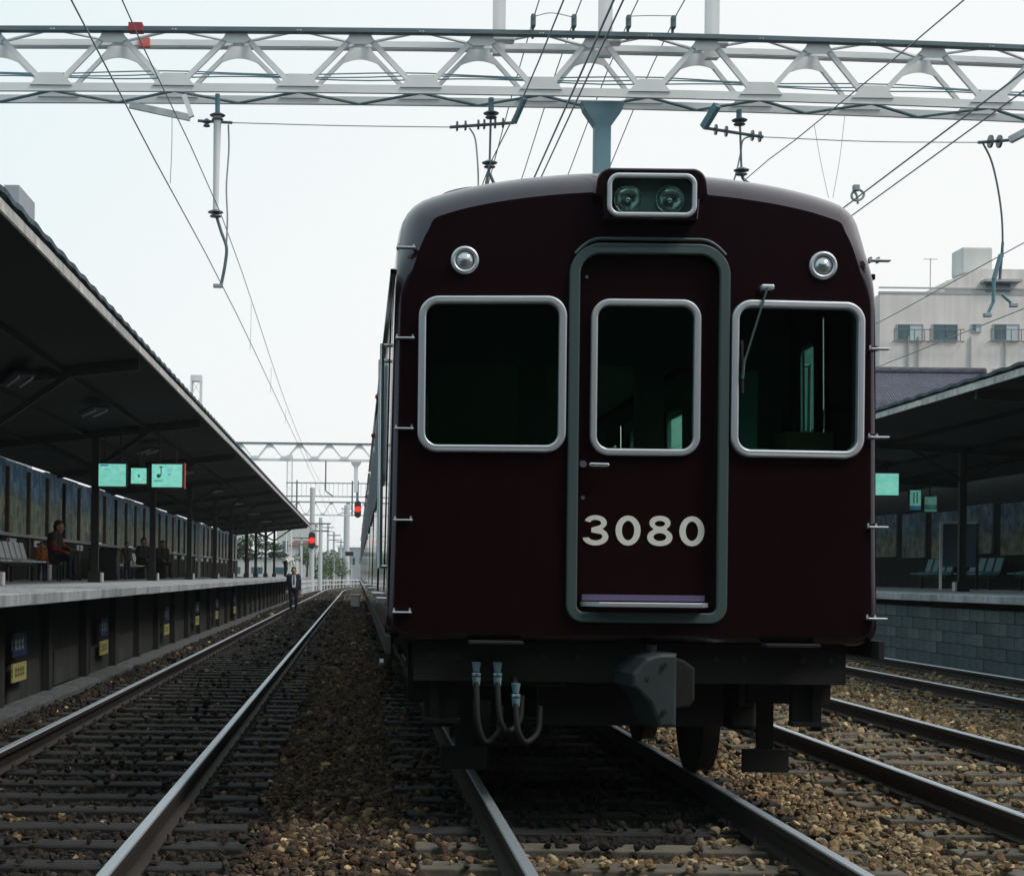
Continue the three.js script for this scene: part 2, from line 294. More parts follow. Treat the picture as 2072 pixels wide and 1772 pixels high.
// ------------------------------------------------------------------ platform canopies
function corrugated(x0, y0, x1, y1, d0, d1, thick, pitch, amp) {          // sheet with waves along the track, falling from (x0,y0) to (x1,y1)
  const n = Math.round((d1 - d0) / pitch * 6), pos = [], idx = [];
  for (let i = 0; i <= n; i++) { const d = d0 + (d1 - d0) * i / n, w = amp * Math.sin(i / 6 * Math.PI * 2); for (const [x, y] of [[x0, y0 + thick], [x1, y1 + thick], [x1, y1], [x0, y0]]) pos.push(x, y + w, -d); }
  for (let i = 0; i < n; i++) for (let k = 0; k < 4; k++) { const a = i * 4 + k, b = i * 4 + (k + 1) % 4, c = a + 4, e = b + 4; idx.push(a, b, c, b, e, c); }
  const g = new THREE.BufferGeometry(); g.setAttribute('position', new THREE.Float32BufferAttribute(pos, 3)); g.setIndex(idx); const h = g.toNonIndexed(); h.computeVertexNormals(); return uvm(h);
}
function canopy(label, s, edge, back, ye, yb, d0, d1, postX, postD) {
  const c = thing('platform_canopy', label, 'canopy', [0, 0, 0]);
  const slope = (yb - ye) / Math.abs(back - edge), L = d1 - d0, mid = (d0 + d1) / 2, yAt = (x) => ye + slope * Math.abs(x - edge);
  mesh('roof_sheet', corrugated(edge - s * 0.07, ye + 0.115 - slope * 0.07, back, yb + 0.115, d0, d1, 0.05, 0.7, 0.012), M.roofing, c);
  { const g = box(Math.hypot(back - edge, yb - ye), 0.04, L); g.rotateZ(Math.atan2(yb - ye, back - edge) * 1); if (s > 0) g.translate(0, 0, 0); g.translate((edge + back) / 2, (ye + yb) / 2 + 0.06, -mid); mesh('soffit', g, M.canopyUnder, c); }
  for (let d = d0, k = 0; d < d1; d += 5.4, k++) mesh('fascia_board', uvm(box(0.03, 0.1 + (k % 3) * 0.006, Math.min(5.37, d1 - d), edge - s * 0.03, ye + 0.03, -d - Math.min(5.4, d1 - d) / 2)), M.fascia, c);
  for (const d of postD) {
    const p = mesh('post', merge([box(0.15, yAt(postX) - PY, 0.12, postX, (yAt(postX) + PY) / 2, -d), box(0.26, 0.22, 0.26, postX, PY + 0.11, -d)]), M.canopyPost, c);
    mesh('base_guard', rbox(0.05, 0.2, 0.18, 0.01, postX - s * 0.155, PY + 0.1, -d + 0.02), M.paleWall, p);
    mesh('rafter', merge([bar(V(edge + s * 0.12, yAt(edge) - 0.06, -d), V(back, yAt(back) - 0.06, -d), 0.1, 0.16), bar(V(postX, yAt(postX) - 0.75, -d), V(postX - s * 1.1, yAt(postX - s * 1.1) - 0.1, -d), 0.07, 0.09), bar(V(postX, yAt(postX) - 0.75, -d), V(postX + s * 1.1, yAt(postX + s * 1.1) - 0.1, -d), 0.07, 0.09)]), M.canopyPost, c);
  }
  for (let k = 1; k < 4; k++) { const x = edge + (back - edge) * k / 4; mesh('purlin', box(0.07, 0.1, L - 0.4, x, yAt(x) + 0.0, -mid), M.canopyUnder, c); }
  return c;
}
const LYE = 4.49, LYB = 3.92;
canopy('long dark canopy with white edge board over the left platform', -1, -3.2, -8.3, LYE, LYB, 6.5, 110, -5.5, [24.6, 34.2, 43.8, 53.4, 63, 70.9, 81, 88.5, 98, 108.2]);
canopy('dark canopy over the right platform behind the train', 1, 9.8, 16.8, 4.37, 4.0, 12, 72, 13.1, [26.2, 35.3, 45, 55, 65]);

// ------------------------------------------------------------------ billboard fence behind the left platform
function canvasTex(w, h, draw) { const c = document.createElement('canvas'); c.width = w; c.height = h; draw(c.getContext('2d'), w, h); const t = new THREE.CanvasTexture(c); t.colorSpace = THREE.SRGBColorSpace; return t; }
const prints = [0, 1, 2, 3].map((v) => new THREE.MeshPhysicalMaterial({ color: 0xffffff, roughness: 1, transmission: 0.55, thickness: 0, map: canvasTex(192, 192, (g, w, h) => {
  g.fillStyle = ['#aec4d0', '#7399b0', '#b7c2b6', '#8fafbf'][v]; g.fillRect(0, 0, w, h);
  for (let i = 0; i < 260; i++) { const y = rnd(), x = rnd(); const cols = y < 0.45 ? ['#3f7aa6', '#5b98ba', '#d3e2e8', '#2f5f7c', '#a6c8d4'] : ['#5f7653', '#a9ad84', '#c6c6ac', '#4b5f50', '#9fb0b5', '#d2cfbc']; g.fillStyle = cols[Math.floor(rnd() * cols.length)]; g.globalAlpha = rr(0.25, 0.75); g.beginPath(); g.ellipse(x * w, y * h, rr(4, 22), rr(6, 34), 0, 0, 7); g.fill(); }
  g.globalAlpha = 1; }) }));
{
  const f = thing('billboard_fence', 'row of landscape billboards between posts behind the left platform', 'fence');
  const x = -8.05; mesh('lower_wall', uvm(box(0.12, 1.02, 100, x - 0.06, PY + 0.51, -60)), M.wallPanel, f);
  mesh('sill', uvm(box(0.2, 0.07, 100, x + 0.02, PY + 1.06, -60)), M.paleWall, f);
  let k = 0; const board = box(0.05, 1.66, 2.4);
  for (let d = 11; d < 108; d += 2.4, k++) {
    mesh('fence_post', box(0.12, 2.62, 0.12, x, PY + 1.31, -d), k % 4 === 2 ? M.canopyPost : M.interiorWood, f);
        const b = mesh('billboard', board, prints[(k * 3 + (k >> 2)) % 4], f); b.position.set(x - 0.05, PY + 1.92 + ((k * 5) % 3) * 0.02, -d - 1.2);
  }
  const nb = box(0.035, 0.16, 0.95); for (let d = 13; d < 100; d += 3.1) { const m = mesh('notice_plate', nb, M.white, f); m.position.set(x + 0.03, PY + 0.9, -d); }
}
{
  const f = thing('poster_wall', 'dim wall of posters at the back of the right platform', 'wall');
  const x = 17.2; mesh('wall_panel', uvm(box(0.15, 3.2, 70, x, PY + 1.6, -50)), M.wallDark, f);
  const b = box(0.05, 1.35, 2.0); for (let d = 24, k = 0; d < 75; d += 2.6, k++) { const m = mesh('poster', b, prints[(k * 7 + 1) % 4], f); m.position.set(x - 0.12, PY + 1.55 + (k % 3) * 0.05, -d); }
}
{ // a shelter frame on the right platform
  const t = thing('notice_frame', 'white outlined notice board frame on the right platform', 'notice board', [14.9, PY, -41.6]);
  mesh('frame_bar', box(0.95, 0.06, 0.05, 0.45, 1.72, 0), M.white, t); mesh('frame_post', box(0.06, 1.72, 0.05, 0, 0.86, 0), M.white, t); mesh('board', box(0.85, 1.1, 0.03, 0.47, 1.13, 0), M.winDark, t); mesh('frame_post', box(0.06, 1.72, 0.05, 0.93, 0.86, 0), M.canopyPost, t);
}

// ------------------------------------------------------------------ chairs
const seatShape = (() => { const s = new THREE.Shape(); s.moveTo(0, 0.42); s.lineTo(0.36, 0.44); s.quadraticCurveTo(0.42, 0.45, 0.42, 0.41); s.lineTo(0.4, 0.405); s.lineTo(0.06, 0.385); s.quadraticCurveTo(-0.02, 0.39, -0.05, 0.5); s.lineTo(-0.14, 0.83); s.lineTo(-0.11, 0.84); s.lineTo(-0.02, 0.52); s.closePath(); const g = extrude(s, 0.4, 0.008, 1, 5); return g.translate(0, 0, -0.2); })();
function chairRow(label, x, d0, n, face, shellMat, step = 0.56, group) {
  const t = thing('chair_row', label, 'seats', [x, PY, -d0], group); t.rotation.y = face > 0 ? 0 : Math.PI; const q = face > 0 ? -1 : 1;
  for (let i = 0; i < n; i++) { const m = mesh('seat_shell', seatShape, shellMat, t); m.position.z = q * (i + 0.5) * step; }
  mesh('beam', box(0.06, 0.06, n * step, 0.15, 0.34, q * n * step / 2), M.canopyPost, t);
  for (const z of [0.3, n * step - 0.3]) mesh('leg', box(0.06, 0.34, 0.06, 0.15, 0.17, q * z), M.canopyPost, t);
  return t;
}
const M_chairTeal = mat([0.12, 0.32, 0.36], 0.5);
chairRow('white shell seats nearest the camera on the left platform', -7.3, 29.8, 5, 1, M.white);
chairRow('white shell seats behind the small child on the left platform', -7.3, 33.4, 5, 1, M.white);
chairRow('white shell seats under the hanging clock sign', -7.3, 47, 5, 1, M.white);
chairRow('white shell seats farther along beside the seated pair', -7.3, 51.6, 5, 1, M.white);
chairRow('teal seats nearest the train on the right platform', 16.5, 45.2, 4, -1, M_chairTeal);
chairRow('teal seats left of the right platform post', 16.5, 41.8, 4, -1, M_chairTeal);
chairRow('teal seats at the photo\'s right edge', 16.5, 37.6, 5, -1, M_chairTeal);

// ------------------------------------------------------------------ hanging lit signs and clock
function litPanel(parent, name, w, h, x, y, z, map, power, col) {
  const m = mesh(name, rbox(w, h, 0.16, 0.03, x, y, z), M.canopyPost, parent);
  const face = mesh('lit_face', new THREE.PlaneGeometry(w - 0.05, h - 0.05).translate(x, y, z + 0.083), new THREE.MeshStandardMaterial({ color: 0x222222, roughness: 0.5, emissive: 0xffffff, emissiveMap: map, emissiveIntensity: power }), m);
  const L = new THREE.RectAreaLight(col, 0.5, w - 0.1, h - 0.1); L.position.set(x, y, z + 0.1); L.lookAt(parent.localToWorld(V(x, y, z + 2))); parent.add(L); L.name = 'panel_light';
  return face;
}
const signMap = (draw) => canvasTex(160, 128, (g, w, h) => { g.fillStyle = '#7fd8c6'; g.fillRect(0, 0, w, h); for (let i = 0; i < 120; i++) { g.fillStyle = ['#6bcdbb', '#9be0d0', '#86d9c8'][i % 3]; g.globalAlpha = 0.35; g.beginPath(); g.ellipse(rnd() * w, rnd() * h, rr(4, 20), rr(4, 14), 0, 0, 7); g.fill(); } g.globalAlpha = 1; draw(g, w, h); });
{
  const D = 33.6, s = D / FPX, c0 = at(285, 962, D); const t = thing('hanging_sign', 'lit teal hanging sign with square clock over the left platform', 'sign', [c0.x, c0.y, c0.z]); t.updateMatrixWorld();
  const lx = (px) => (px - 285) * s;
  litPanel(t, 'sign_box', 60 * s, 50 * s, lx(228), 0, 0, signMap((g, w, h) => { g.fillStyle = '#2f6f9a'; g.fillRect(10, 4, 46, 8); g.fillStyle = '#5fc4b2'; g.fillRect(34, 26, 30, 9); }), 0.8, 0x9fe8da);
  litPanel(t, 'clock', 36 * s, 36 * s, lx(281.5), -1 * s, 0, signMap((g, w, h) => { g.fillStyle = '#1e6f63'; g.beginPath(); g.arc(w / 2, h / 2, 13, 0, 7); g.fill(); g.fillStyle = '#3f8f82'; for (let k = 0; k < 12; k++) g.fillRect(w / 2 + 62 * Math.sin(k * Math.PI / 6) - 5, h / 2 - 50 * Math.cos(k * Math.PI / 6) - 3, 10, 6); }), 0.88, 0x9fe8da);
  litPanel(t, 'sign_box', 66 * s, 51 * s, lx(338.5), 0, 0, signMap((g, w, h) => { g.fillStyle = '#0c3f3a'; g.beginPath(); g.arc(36, 66, 11, 0, 7); g.fill(); g.fillRect(46, 16, 5, 48); g.fillRect(40, 12, 16, 7); g.fillStyle = '#3fa596'; g.fillRect(12, 88, 48, 9); g.fillStyle = '#6fb0c0'; g.fillRect(82, 26, 26, 6); g.fillRect(82, 38, 22, 5); g.fillRect(84, 50, 18, 14); }), 0.86, 0x9fe8da);
  mesh('side_stripe', box(0.025, 52 * s, 0.1, lx(374), 0, 0.02), mat([0.5, 0.09, 0.06], 0.6), t);
  for (const px of [212, 244, 282, 322, 356]) { const x = lx(px), top = LYE - 0.13 * (Math.abs(c0.x + x) - 3.2) - c0.y + 0.03; mesh('hanger', box(0.03, top - 0.2, 0.03, x, 0.2 + (top - 0.2) / 2, 0), M.canopyPost, t); }
}
{
  const D = 40, s = D / FPX, c0 = at(1796, 980, D); const t = thing('lit_sign', 'lit teal square sign under the right canopy beside the train', 'sign', [c0.x, c0.y, c0.z]); t.updateMatrixWorld();
  litPanel(t, 'sign_box', 62 * s, 48 * s, -8 * s, 0, 0, signMap(() => {}), 0.72, 0x9fe8da); mesh('hanger', box(0.03, 1.3, 0.03, 0, 0.9, 0), M.canopyPost, t);
  const c1 = at(1851, 1012, 44), u = thing('lit_sign', 'narrow lit teal sign with dark upright marks under the right canopy', 'sign', [c1.x, c1.y, c1.z]); u.updateMatrixWorld();
  litPanel(u, 'sign_box', 26 * 44 / FPX, 44 * 44 / FPX, 0, 0, 0, signMap((g, w, h) => { g.fillStyle = '#0f3f3c'; g.fillRect(50, 14, 18, 70); g.fillRect(96, 14, 18, 70); g.fillStyle = '#2a6f8f'; g.fillRect(0, 100, w, 28); }), 0.3, 0x9fe8da); mesh('hanger', box(0.03, 1.2, 0.03, 0, 0.85, 0), M.canopyPost, u);
  const c2 = at(1882, 1020, 47), v = thing('lit_sign', 'dim greenish square sign next to the narrow one on the right', 'sign', [c2.x, c2.y, c2.z]); v.updateMatrixWorld();
  litPanel(v, 'sign_box', 28 * 47 / FPX, 34 * 47 / FPX, 0, 0, 0, signMap((g, w, h) => { g.fillStyle = '#2f8f88'; g.fillRect(0, 70, w, 40); }), 0.16, 0x9fe8da); mesh('hanger', box(0.03, 1.4, 0.03, 0, 0.9, 0), M.canopyPost, v);
}
{ // twin tube fittings under the left canopy
  const first = thing('tube_light', 'twin tube light fitting under the left canopy', 'light fitting', [0, 0, 0], 'tube lights under the left canopy');
  for (const k of [-1, 1]) mesh('tube', rod(V(k * 0.1, 0, -0.6), V(k * 0.1, 0, 0.6), 0.02, 8), M.trim, first); mesh('housing', box(0.32, 0.05, 1.3, 0, 0.06, 0), M.canopyPost, first);
  [[-5.0, 24], [-4.7, 29], [-4.9, 38], [-4.9, 46], [-4.9, 56], [-4.9, 66], [-4.9, 77], [-4.9, 88]].forEach(([x, d], i) => { const y = LYE - 0.1118 * (Math.abs(x) - 3.2) - 0.2; first.userData.label = first.userData.label.replace(/^twin/, 'nearest twin'); if (i) dup(first, `${['', 'second', 'third', 'fourth', 'fifth', 'sixth', 'seventh', 'farthest'][i]} twin tube light fitting from the camera under the left canopy`, [x, y, -d], 0.35); else { first.position.set(x, y, -d); first.rotation.y = 0.35; } });
}
// ------------------------------------------------------------------ plates on the left platform wall
const strokes = (bg, fg, n) => canvasTex(128, 48, (g, w, h) => { g.fillStyle = bg; g.fillRect(0, 0, w, h); g.fillStyle = fg; for (let k = 0; k < n; k++) { const x = w * (0.16 + 0.72 * k / n); g.fillRect(x, h * 0.24, 5, h * 0.5); g.fillRect(x + 9, h * 0.2, 4, h * 0.56); g.fillRect(x - 2, h * 0.32, 20, 4); g.fillRect(x, h * 0.6, 18, 4); } });
{
  const yel = mat([0.9, 0.9, 0.9], 0.6, { map: strokes('#a8a468', '#3a3a2a', 4) }), blu = mat([0.9, 0.9, 0.9], 0.6, { map: strokes('#16305f', '#b8c7ae', 3) });
  const plate = (h) => { const g = new THREE.BoxGeometry(0.02, h, 0.72); return g; };
  const ord = ['nearest', 'second', 'third', 'fourth', 'fifth', 'sixth'];
  [17.9, 23.9, 31.8, 37.9, 43.2, 49.5].forEach((d, i) => {
    const a = tag(mesh('wall_plate', plate(0.2), yel), `${ord[i]} yellow lettered plate low on the left platform wall`, 'plate', 'yellow plates on the platform wall'); a.position.set(-3.7, 0.2, -d); a.rotation.y = 0;
    const b = tag(mesh('wall_plate', plate(0.25), blu), `${ord[i]} blue lettered plate under the left platform edge`, 'plate', 'blue plates on the platform wall'); b.position.set(-3.7, 0.5, -d);
  });
}

// ------------------------------------------------------------------ overhead gantries
function latticeLeg(parent, x, d, top) {
  const w = 0.46, c = [[-1, -1], [1, -1], [1, 1], [-1, 1]].map(([a, b]) => [x + a * w / 2, -d + b * w / 2]), g = [];
  for (const [px, pz] of c) g.push(box(0.09, top - GY, 0.09, px, (top + GY) / 2, pz));
  for (let y = GY, k = 0; y < top - 0.7; y += 0.75, k++) for (let s = 0; s < 4; s++) { const a = c[s], b = c[(s + 1) % 4], f = (k + s) % 2; g.push(bar(V(a[0], y + (f ? 0 : 0.75), a[1]), V(b[0], y + (f ? 0.75 : 0), b[1]), 0.05, 0.02)); }
  g.push(box(w + 0.1, 0.3, w + 0.1, x, top - 0.1, -d));
  mesh('lattice_leg', merge(g), M.steel, parent);
}
function gantry(label, D, yb, h, xs, depth, camber, legs, detail) {
  const t = thing('overhead_gantry', label, 'gantry'); const up = (x) => camber ? camber(x) : 0;
  const x0 = xs[0], x1 = xs[xs.length - 1];
  for (const back of [0, 1]) {
    const z = -D - back * depth;
    for (let i = 0; i + 1 < xs.length; i++) {
      const a = xs[i], b = xs[i + 1], m = (a + b) / 2, ya = up(a), ybn = up(b), ym = up(m);
      mesh('bottom_chord', bar(V(a, yb + ya, z), V(b, yb + ybn, z), 0.05, 0.1), M.steel, t);
      mesh('top_chord', merge([bar(V(a, yb + h + ya, z), V(b, yb + h + ybn, z), 0.02, 0.085), bar(V(a, yb + h + ya - 0.04, z + (back ? -0.05 : 0.06)), V(b, yb + h + ybn - 0.04, z + (back ? -0.05 : 0.06)), 0.12, 0.012)]), back ? M.steel : M.steelDark, t);
      mesh('diagonal', bar(V(a + 0.1, yb + 0.06 + ya, z), V(m - 0.1, yb + h - 0.08 + ym, z), 0.045, back ? 0.05 : 0.062), M.steel, t);
      mesh('diagonal', bar(V(m + 0.1, yb + h - 0.08 + ym, z), V(b - 0.1, yb + 0.06 + ybn, z), 0.045, back ? 0.05 : 0.062), M.steel, t);
      const gp = back ? new THREE.Shape() : poly([[m - 0.13, yb + h - 0.05 + ym], [m + 0.13, yb + h - 0.05 + ym], [m + 0.17, yb + h - 0.13 + ym], [m + 0.1, yb + h - 0.17 + ym], [m - 0.1, yb + h - 0.17 + ym], [m - 0.17, yb + h - 0.13 + ym]]); if (back) { gp.moveTo(m - 0.13, yb + h - 0.05 + ym); gp.lineTo(m + 0.13, yb + h - 0.05 + ym); gp.lineTo(m + 0.23, yb + h - 0.26 + ym); gp.quadraticCurveTo(m + 0.1, yb + h - 0.2 + ym, m, yb + h - 0.2 + ym); gp.quadraticCurveTo(m - 0.1, yb + h - 0.2 + ym, m - 0.23, yb + h - 0.26 + ym); gp.closePath(); }
      mesh('gusset_plate', extrude(gp, 0.014).translate(0, 0, z + 0.03), M.steel, t);
      mesh('gusset_plate', extrude(poly([[a - 0.26, yb + ya + 0.02], [a + 0.26, yb + ya + 0.02], [a + 0.13, yb + 0.17 + ya], [a - 0.13, yb + 0.17 + ya]]), 0.014).translate(0, 0, z + 0.03), M.steel, t);
      if (!back && detail) { // lacing under and over, struts between the two planes
        mesh('lacing_bar', merge([bar(V(a, yb + ya - 0.04, z), V(m, yb + ym - 0.04, z - depth), 0.05, 0.018), bar(V(m, yb + ym - 0.04, z - depth), V(b, yb + ybn - 0.04, z), 0.05, 0.018)]), M.steelTeal, t);
        mesh('lacing_bar', merge([bar(V(a, yb + h + ya, z), V(m, yb + h + ym, z - depth), 0.05, 0.018), bar(V(m, yb + h + ym, z - depth), V(b, yb + h + ybn, z), 0.05, 0.018)]), M.steel, t);
      }
    }
  }
  for (const [x, top] of legs) latticeLeg(t, x, D + depth / 2, top);
  return t;
}
const px20 = (x, y) => at(x, y, 20).x;
const nodes = []; { const seen = [104, 351, 604, 852, 1095, 1314, 1540, 1766, 2006].map((x) => px20(x, 185)); for (let x = seen[0] - 1.5; x > -9.3; x -= 1.5) nodes.unshift(x); nodes.push(...seen); for (let x = seen[seen.length - 1] + 1.42; x < 19.5; x += 1.42) nodes.push(x); }
const camber1 = (x) => { const t = x - 0.4; return -0.0016 * t * t * (t > 0 ? 1.25 : 0.6); };
const YB1 = 7.26;
const gan1 = gantry('large pale lattice gantry crossing above the front of the train', 20, YB1, 0.71, nodes, 0.5, camber1, [[nodes[0], 11.3], [nodes[nodes.length - 1], 11.3]], true);
function dropPost(t, x, z, yTop, len, m = M.steelTeal) {                    // flared post bolted under a gantry
  const s = poly([[-0.27, 0], [0.27, 0], [0.24, -0.1], [0.1, -0.3], [0.1, -len], [-0.1, -len], [-0.1, -0.3], [-0.24, -0.1]]);
  mesh('drop_post', extrude(s, 0.18, 0.01).translate(x, yTop, z - 0.09), m, t);
}
dropPost(gan1, px20(1225, 215), -20.25, YB1 + camber1(3) - 0.05, 2.1);
{ // red painted band on the chord and conduits through the truss
  mesh('red_band', box(0.17, 0.1, 0.15, px20(276, 66), YB1 + 0.71 + camber1(-2.7), -19.95), mat([0.3, 0.03, 0.05], 0.7), gan1);
  mesh('red_band', box(0.14, 0.11, 0.07, px20(281, 90), YB1 + 0.71 + camber1(-2.7), -20.5), mat([0.6, 0.12, 0.1], 0.7), gan1);
  for (let k = 0; k < 3; k++) { const pts = []; for (let x = nodes[0]; x <= nodes[nodes.length - 1]; x += 0.75) pts.push(V(x, YB1 + 0.19 + k * 0.05 + camber1(x) - 0.02 * Math.cos(x * 2.1 + k), -20.22 - 0.06 * k)); mesh('conduit', tube(pts, 0.009, pts.length * 2, 5), M.steelTeal, gan1); }
  for (const [px, py, w] of [[1010, 62, 0.15], [1225, 66, 0.16], [1441, 70, 0.16]]) { const p = at(px, py, 20.2); const m = mesh('top_mast', box(w, 3.5, 0.12, p.x, p.y + 1.45, p.z), M.steel, gan1); mesh('foot_plate', rbox(w + 0.14, 0.1, 0.16, 0.03, p.x + 0.05, p.y - 0.1, p.z), M.steel, m); }
}
function insulator(parent, p, r = 0.085) { const g = []; for (const [y, q] of [[0, 1], [-0.05, 0.75]]) g.push(new THREE.LatheGeometry([[0.02, 0.03], [q * r * 0.5, 0.02], [q * r, -0.005], [q * r * 0.9, -0.016], [0.02, -0.02]].map(([a, b]) => new THREE.Vector2(a, b)), 14).translate(p.x, p.y + y, p.z)); return mesh('insulator', merge(g), M.insulator, parent); }
const wireObj = (label, pts, r, cat = 'wire', group = 'overhead wires', m = M.wire) => tag(mesh('overhead_wire', tube(pts, r * 0.8, pts.length * 4, 5), m), label, cat, group);
{ // left track hanger
  const D = 20.2, t = thing('wire_hanger', 'tall hanging insulator pole over the left track', 'wire hanger');
  const P = (x, y) => at(x, y, D);
  mesh('pole', rod(P(440, 232), P(436, 425), 0.05, 10, 0.035), M.steel, t); mesh('pole_cap', rod(P(440, 190), P(440, 236), 0.03, 8), M.steelTeal, t);
  insulator(t, P(440, 232), 0.1); insulator(t, P(436, 428), 0.1);
  mesh('pull_off', tube([P(438, 438), P(448, 470), P(458, 500), P(456, 530), P(447, 578)], 0.022, 30, 6), M.steelDark, t);
  mesh('jumper', tube([P(462, 252), P(463, 300), P(458, 380), P(460, 440), P(458, 500)], 0.011, 30, 5), M.wire, t);
  mesh('clamp', rbox(0.12, 0.05, 0.05, 0.01, P(441, 578).x, P(441, 578).y, -D), M.wire, t);
  mesh('bracket', merge([bar(at(372, 192, 20), at(388, 236, 20), 0.06, 0.06), bar(P(262, 212), P(385, 238), 0.05, 0.08)]), M.steel, t);
  mesh('cross_arm', rod(P(400, 244), P(470, 248), 0.018), M.steelDark, t); insulator(t, P(418, 245), 0.06);
}
{ // hanger over the train track
  const D = 20.2, P = (x, y) => at(x, y, D), t = thing('wire_hanger', 'hanging insulator string above the train roof left of the post', 'wire hanger');
  mesh('rod', rod(P(994, 205), P(991, 330), 0.014), M.steelDark, t); mesh('cap', rod(P(994, 198), P(994, 225), 0.035), M.steelTeal, t); insulator(t, P(994, 228), 0.1); insulator(t, P(991, 328), 0.1);
  mesh('yoke', merge([rod(P(991, 335), P(982, 385), 0.02), rod(P(991, 350), P(1004, 382), 0.02)]), M.steelDark, t);
  mesh('span_insulator', merge([rod(P(910, 257), P(1040, 248), 0.02), ...[925, 942, 968, 980, 1002, 1018].map((x, i) => cyl(0.06, 0.06, 0.025, 10).rotateZ(Math.PI / 2).translate(P(x, 256 - (x - 910) * 0.07).x, P(x, 256 - (x - 910) * 0.07).y, -D))]), M.insulator, t);
  mesh('stay', bar(P(1040, 248), at(1062, 198, 20), 0.05, 0.06), M.steelTeal, t);
  mesh('jumper', tube([P(950, 259), P(960, 275), P(966, 320), P(968, 380), P(966, 430)], 0.011, 30, 5), M.wire, t);
}
{ // hanger over the first right track
  const D = 20.2, P = (x, y) => at(x, y, D), t = thing('wire_hanger', 'hanging insulator string right of the post over the empty track', 'wire hanger');
  mesh('rod', rod(P(1497, 225), P(1501, 345), 0.014), M.steelDark, t); mesh('cap', rod(P(1496, 222), P(1496, 240), 0.035), M.steelTeal, t); insulator(t, P(1497, 242), 0.1); insulator(t, P(1501, 343), 0.1);
  mesh('yoke', tube([P(1501, 350), P(1505, 362), P(1520, 374), P(1530, 385)], 0.02, 20, 6), M.steelDark, t);
  mesh('stay', bar(at(1452, 212, 20), P(1424, 258), 0.07, 0.09), M.steelTeal, t);
  mesh('span_insulator', merge([rod(P(1424, 258), P(1545, 277), 0.02), ...[1449, 1470, 1523, 1538].map((x) => cyl(0.065, 0.065, 0.025, 10).rotateZ(Math.PI / 2).translate(P(x, 258 + (x - 1424) * 0.16).x, P(x, 258 + (x - 1424) * 0.16).y, -D))]), M.insulator, t);
  mesh('jumper', tube([P(1522, 275), P(1505, 282), P(1499, 310), P(1490, 350), P(1483, 372)], 0.011, 30, 5), M.wire, t);
}
{ // arms over the second right track
  const D = 20.2, P = (x, y) => at(x, y, D), t = thing('wire_hanger', 'curved jumper and arm hanging beside the beige building', 'wire hanger');
  mesh('span_insulator', merge([rod(P(1980, 288), P(2045, 283), 0.02), ...[2005, 2023].map((x) => cyl(0.08, 0.08, 0.03, 10).rotateZ(Math.PI / 2).translate(P(x, 286).x, P(x, 286).y, -D))]), M.insulator, t);
  mesh('stay', bar(P(2045, 283), at(2085, 262, 20), 0.07, 0.08), M.steel, t);
  mesh('jumper', tube([P(1990, 290), P(2005, 320), P(2018, 370), P(2028, 440), P(2030, 520)], 0.013, 40, 5), M.steelDark, t);
  mesh('arm', merge([rod(P(2026, 515), P(2012, 565), 0.03), rod(P(2012, 565), P(2011, 610), 0.024), rod(P(2011, 610), P(1999, 637), 0.02)]), M.steelTeal, t);
  mesh('strut', rod(P(2030, 490), P(2024, 565), 0.018), M.steelDark, t);
  mesh('clamp_arm', rod(P(2028, 595), P(2052, 617), 0.02), M.steelTeal, t);
  for (const [x, y] of [[1999, 637], [2052, 617]]) mesh('clamp', rbox(0.1, 0.05, 0.06, 0.01, P(x, y).x, P(x, y).y, -D), M.wire, t);
}
// running wires; heights above the rails are near constant, so each follows its track
const along = (list, r, label, m) => wireObj(label, list.map(([x, y, d]) => V(x, y, -d)), r, 'wire', undefined, m);
along([[-1.78, 4.74, 5], [-1.74, 4.74, 12], [-1.69, 4.84, 20.2], [-1.62, 4.78, 40], [-1.6, 4.78, 62], [-1.66, 4.82, 82], [-1.7, 4.8, 125]], 0.0075, 'contact wire over the left track');
along([[-1.72, 5.22, 5], [-1.7, 5.35, 12], [-1.72, 5.72, 20.2], [-1.66, 5.2, 36], [-1.62, 5.05, 50], [-1.66, 5.3, 68], [-1.68, 5.75, 82], [-1.7, 5.3, 125]], 0.007, 'sagging messenger wire above the left track');
for (const [d, y] of [[8.8, 5.25], [14.6, 5.42], [25.5, 5.52], [31.5, 5.3], [38, 5.15], [46, 5.06], [55, 5.06]]) wireObj(`thin dropper ${['nearest the camera', 'just before the tall hanger', 'just beyond the tall hanger', 'second beyond the tall hanger', 'third beyond the tall hanger', 'fourth beyond the tall hanger', 'farthest'][[8.8, 14.6, 25.5, 31.5, 38, 46, 55].indexOf(d)]} between the left track wires`, [V(-1.7, y, -d), V(-1.7, (y + 4.8) / 2, -d), V(-1.71, 4.79, -d)], 0.0045, 'wire', 'droppers over the left track');
along([[1.53, 4.83, 4], [1.53, 4.83, 14], [1.52, 4.83, 24], [1.5, 4.83, 60]], 0.01, 'thick auxiliary wire above the train');
along([[1.53, 4.7, 4], [1.53, 4.7, 14], [1.53, 4.7, 24], [1.5, 4.7, 60]], 0.008, 'contact wire above the train');
along([[1.52, 5.55, 9], [1.5, 5.75, 15], [1.5, 6.15, 20.2], [1.5, 5.7, 30], [1.5, 5.5, 42]], 0.009, 'messenger wire rising to the insulators above the train');
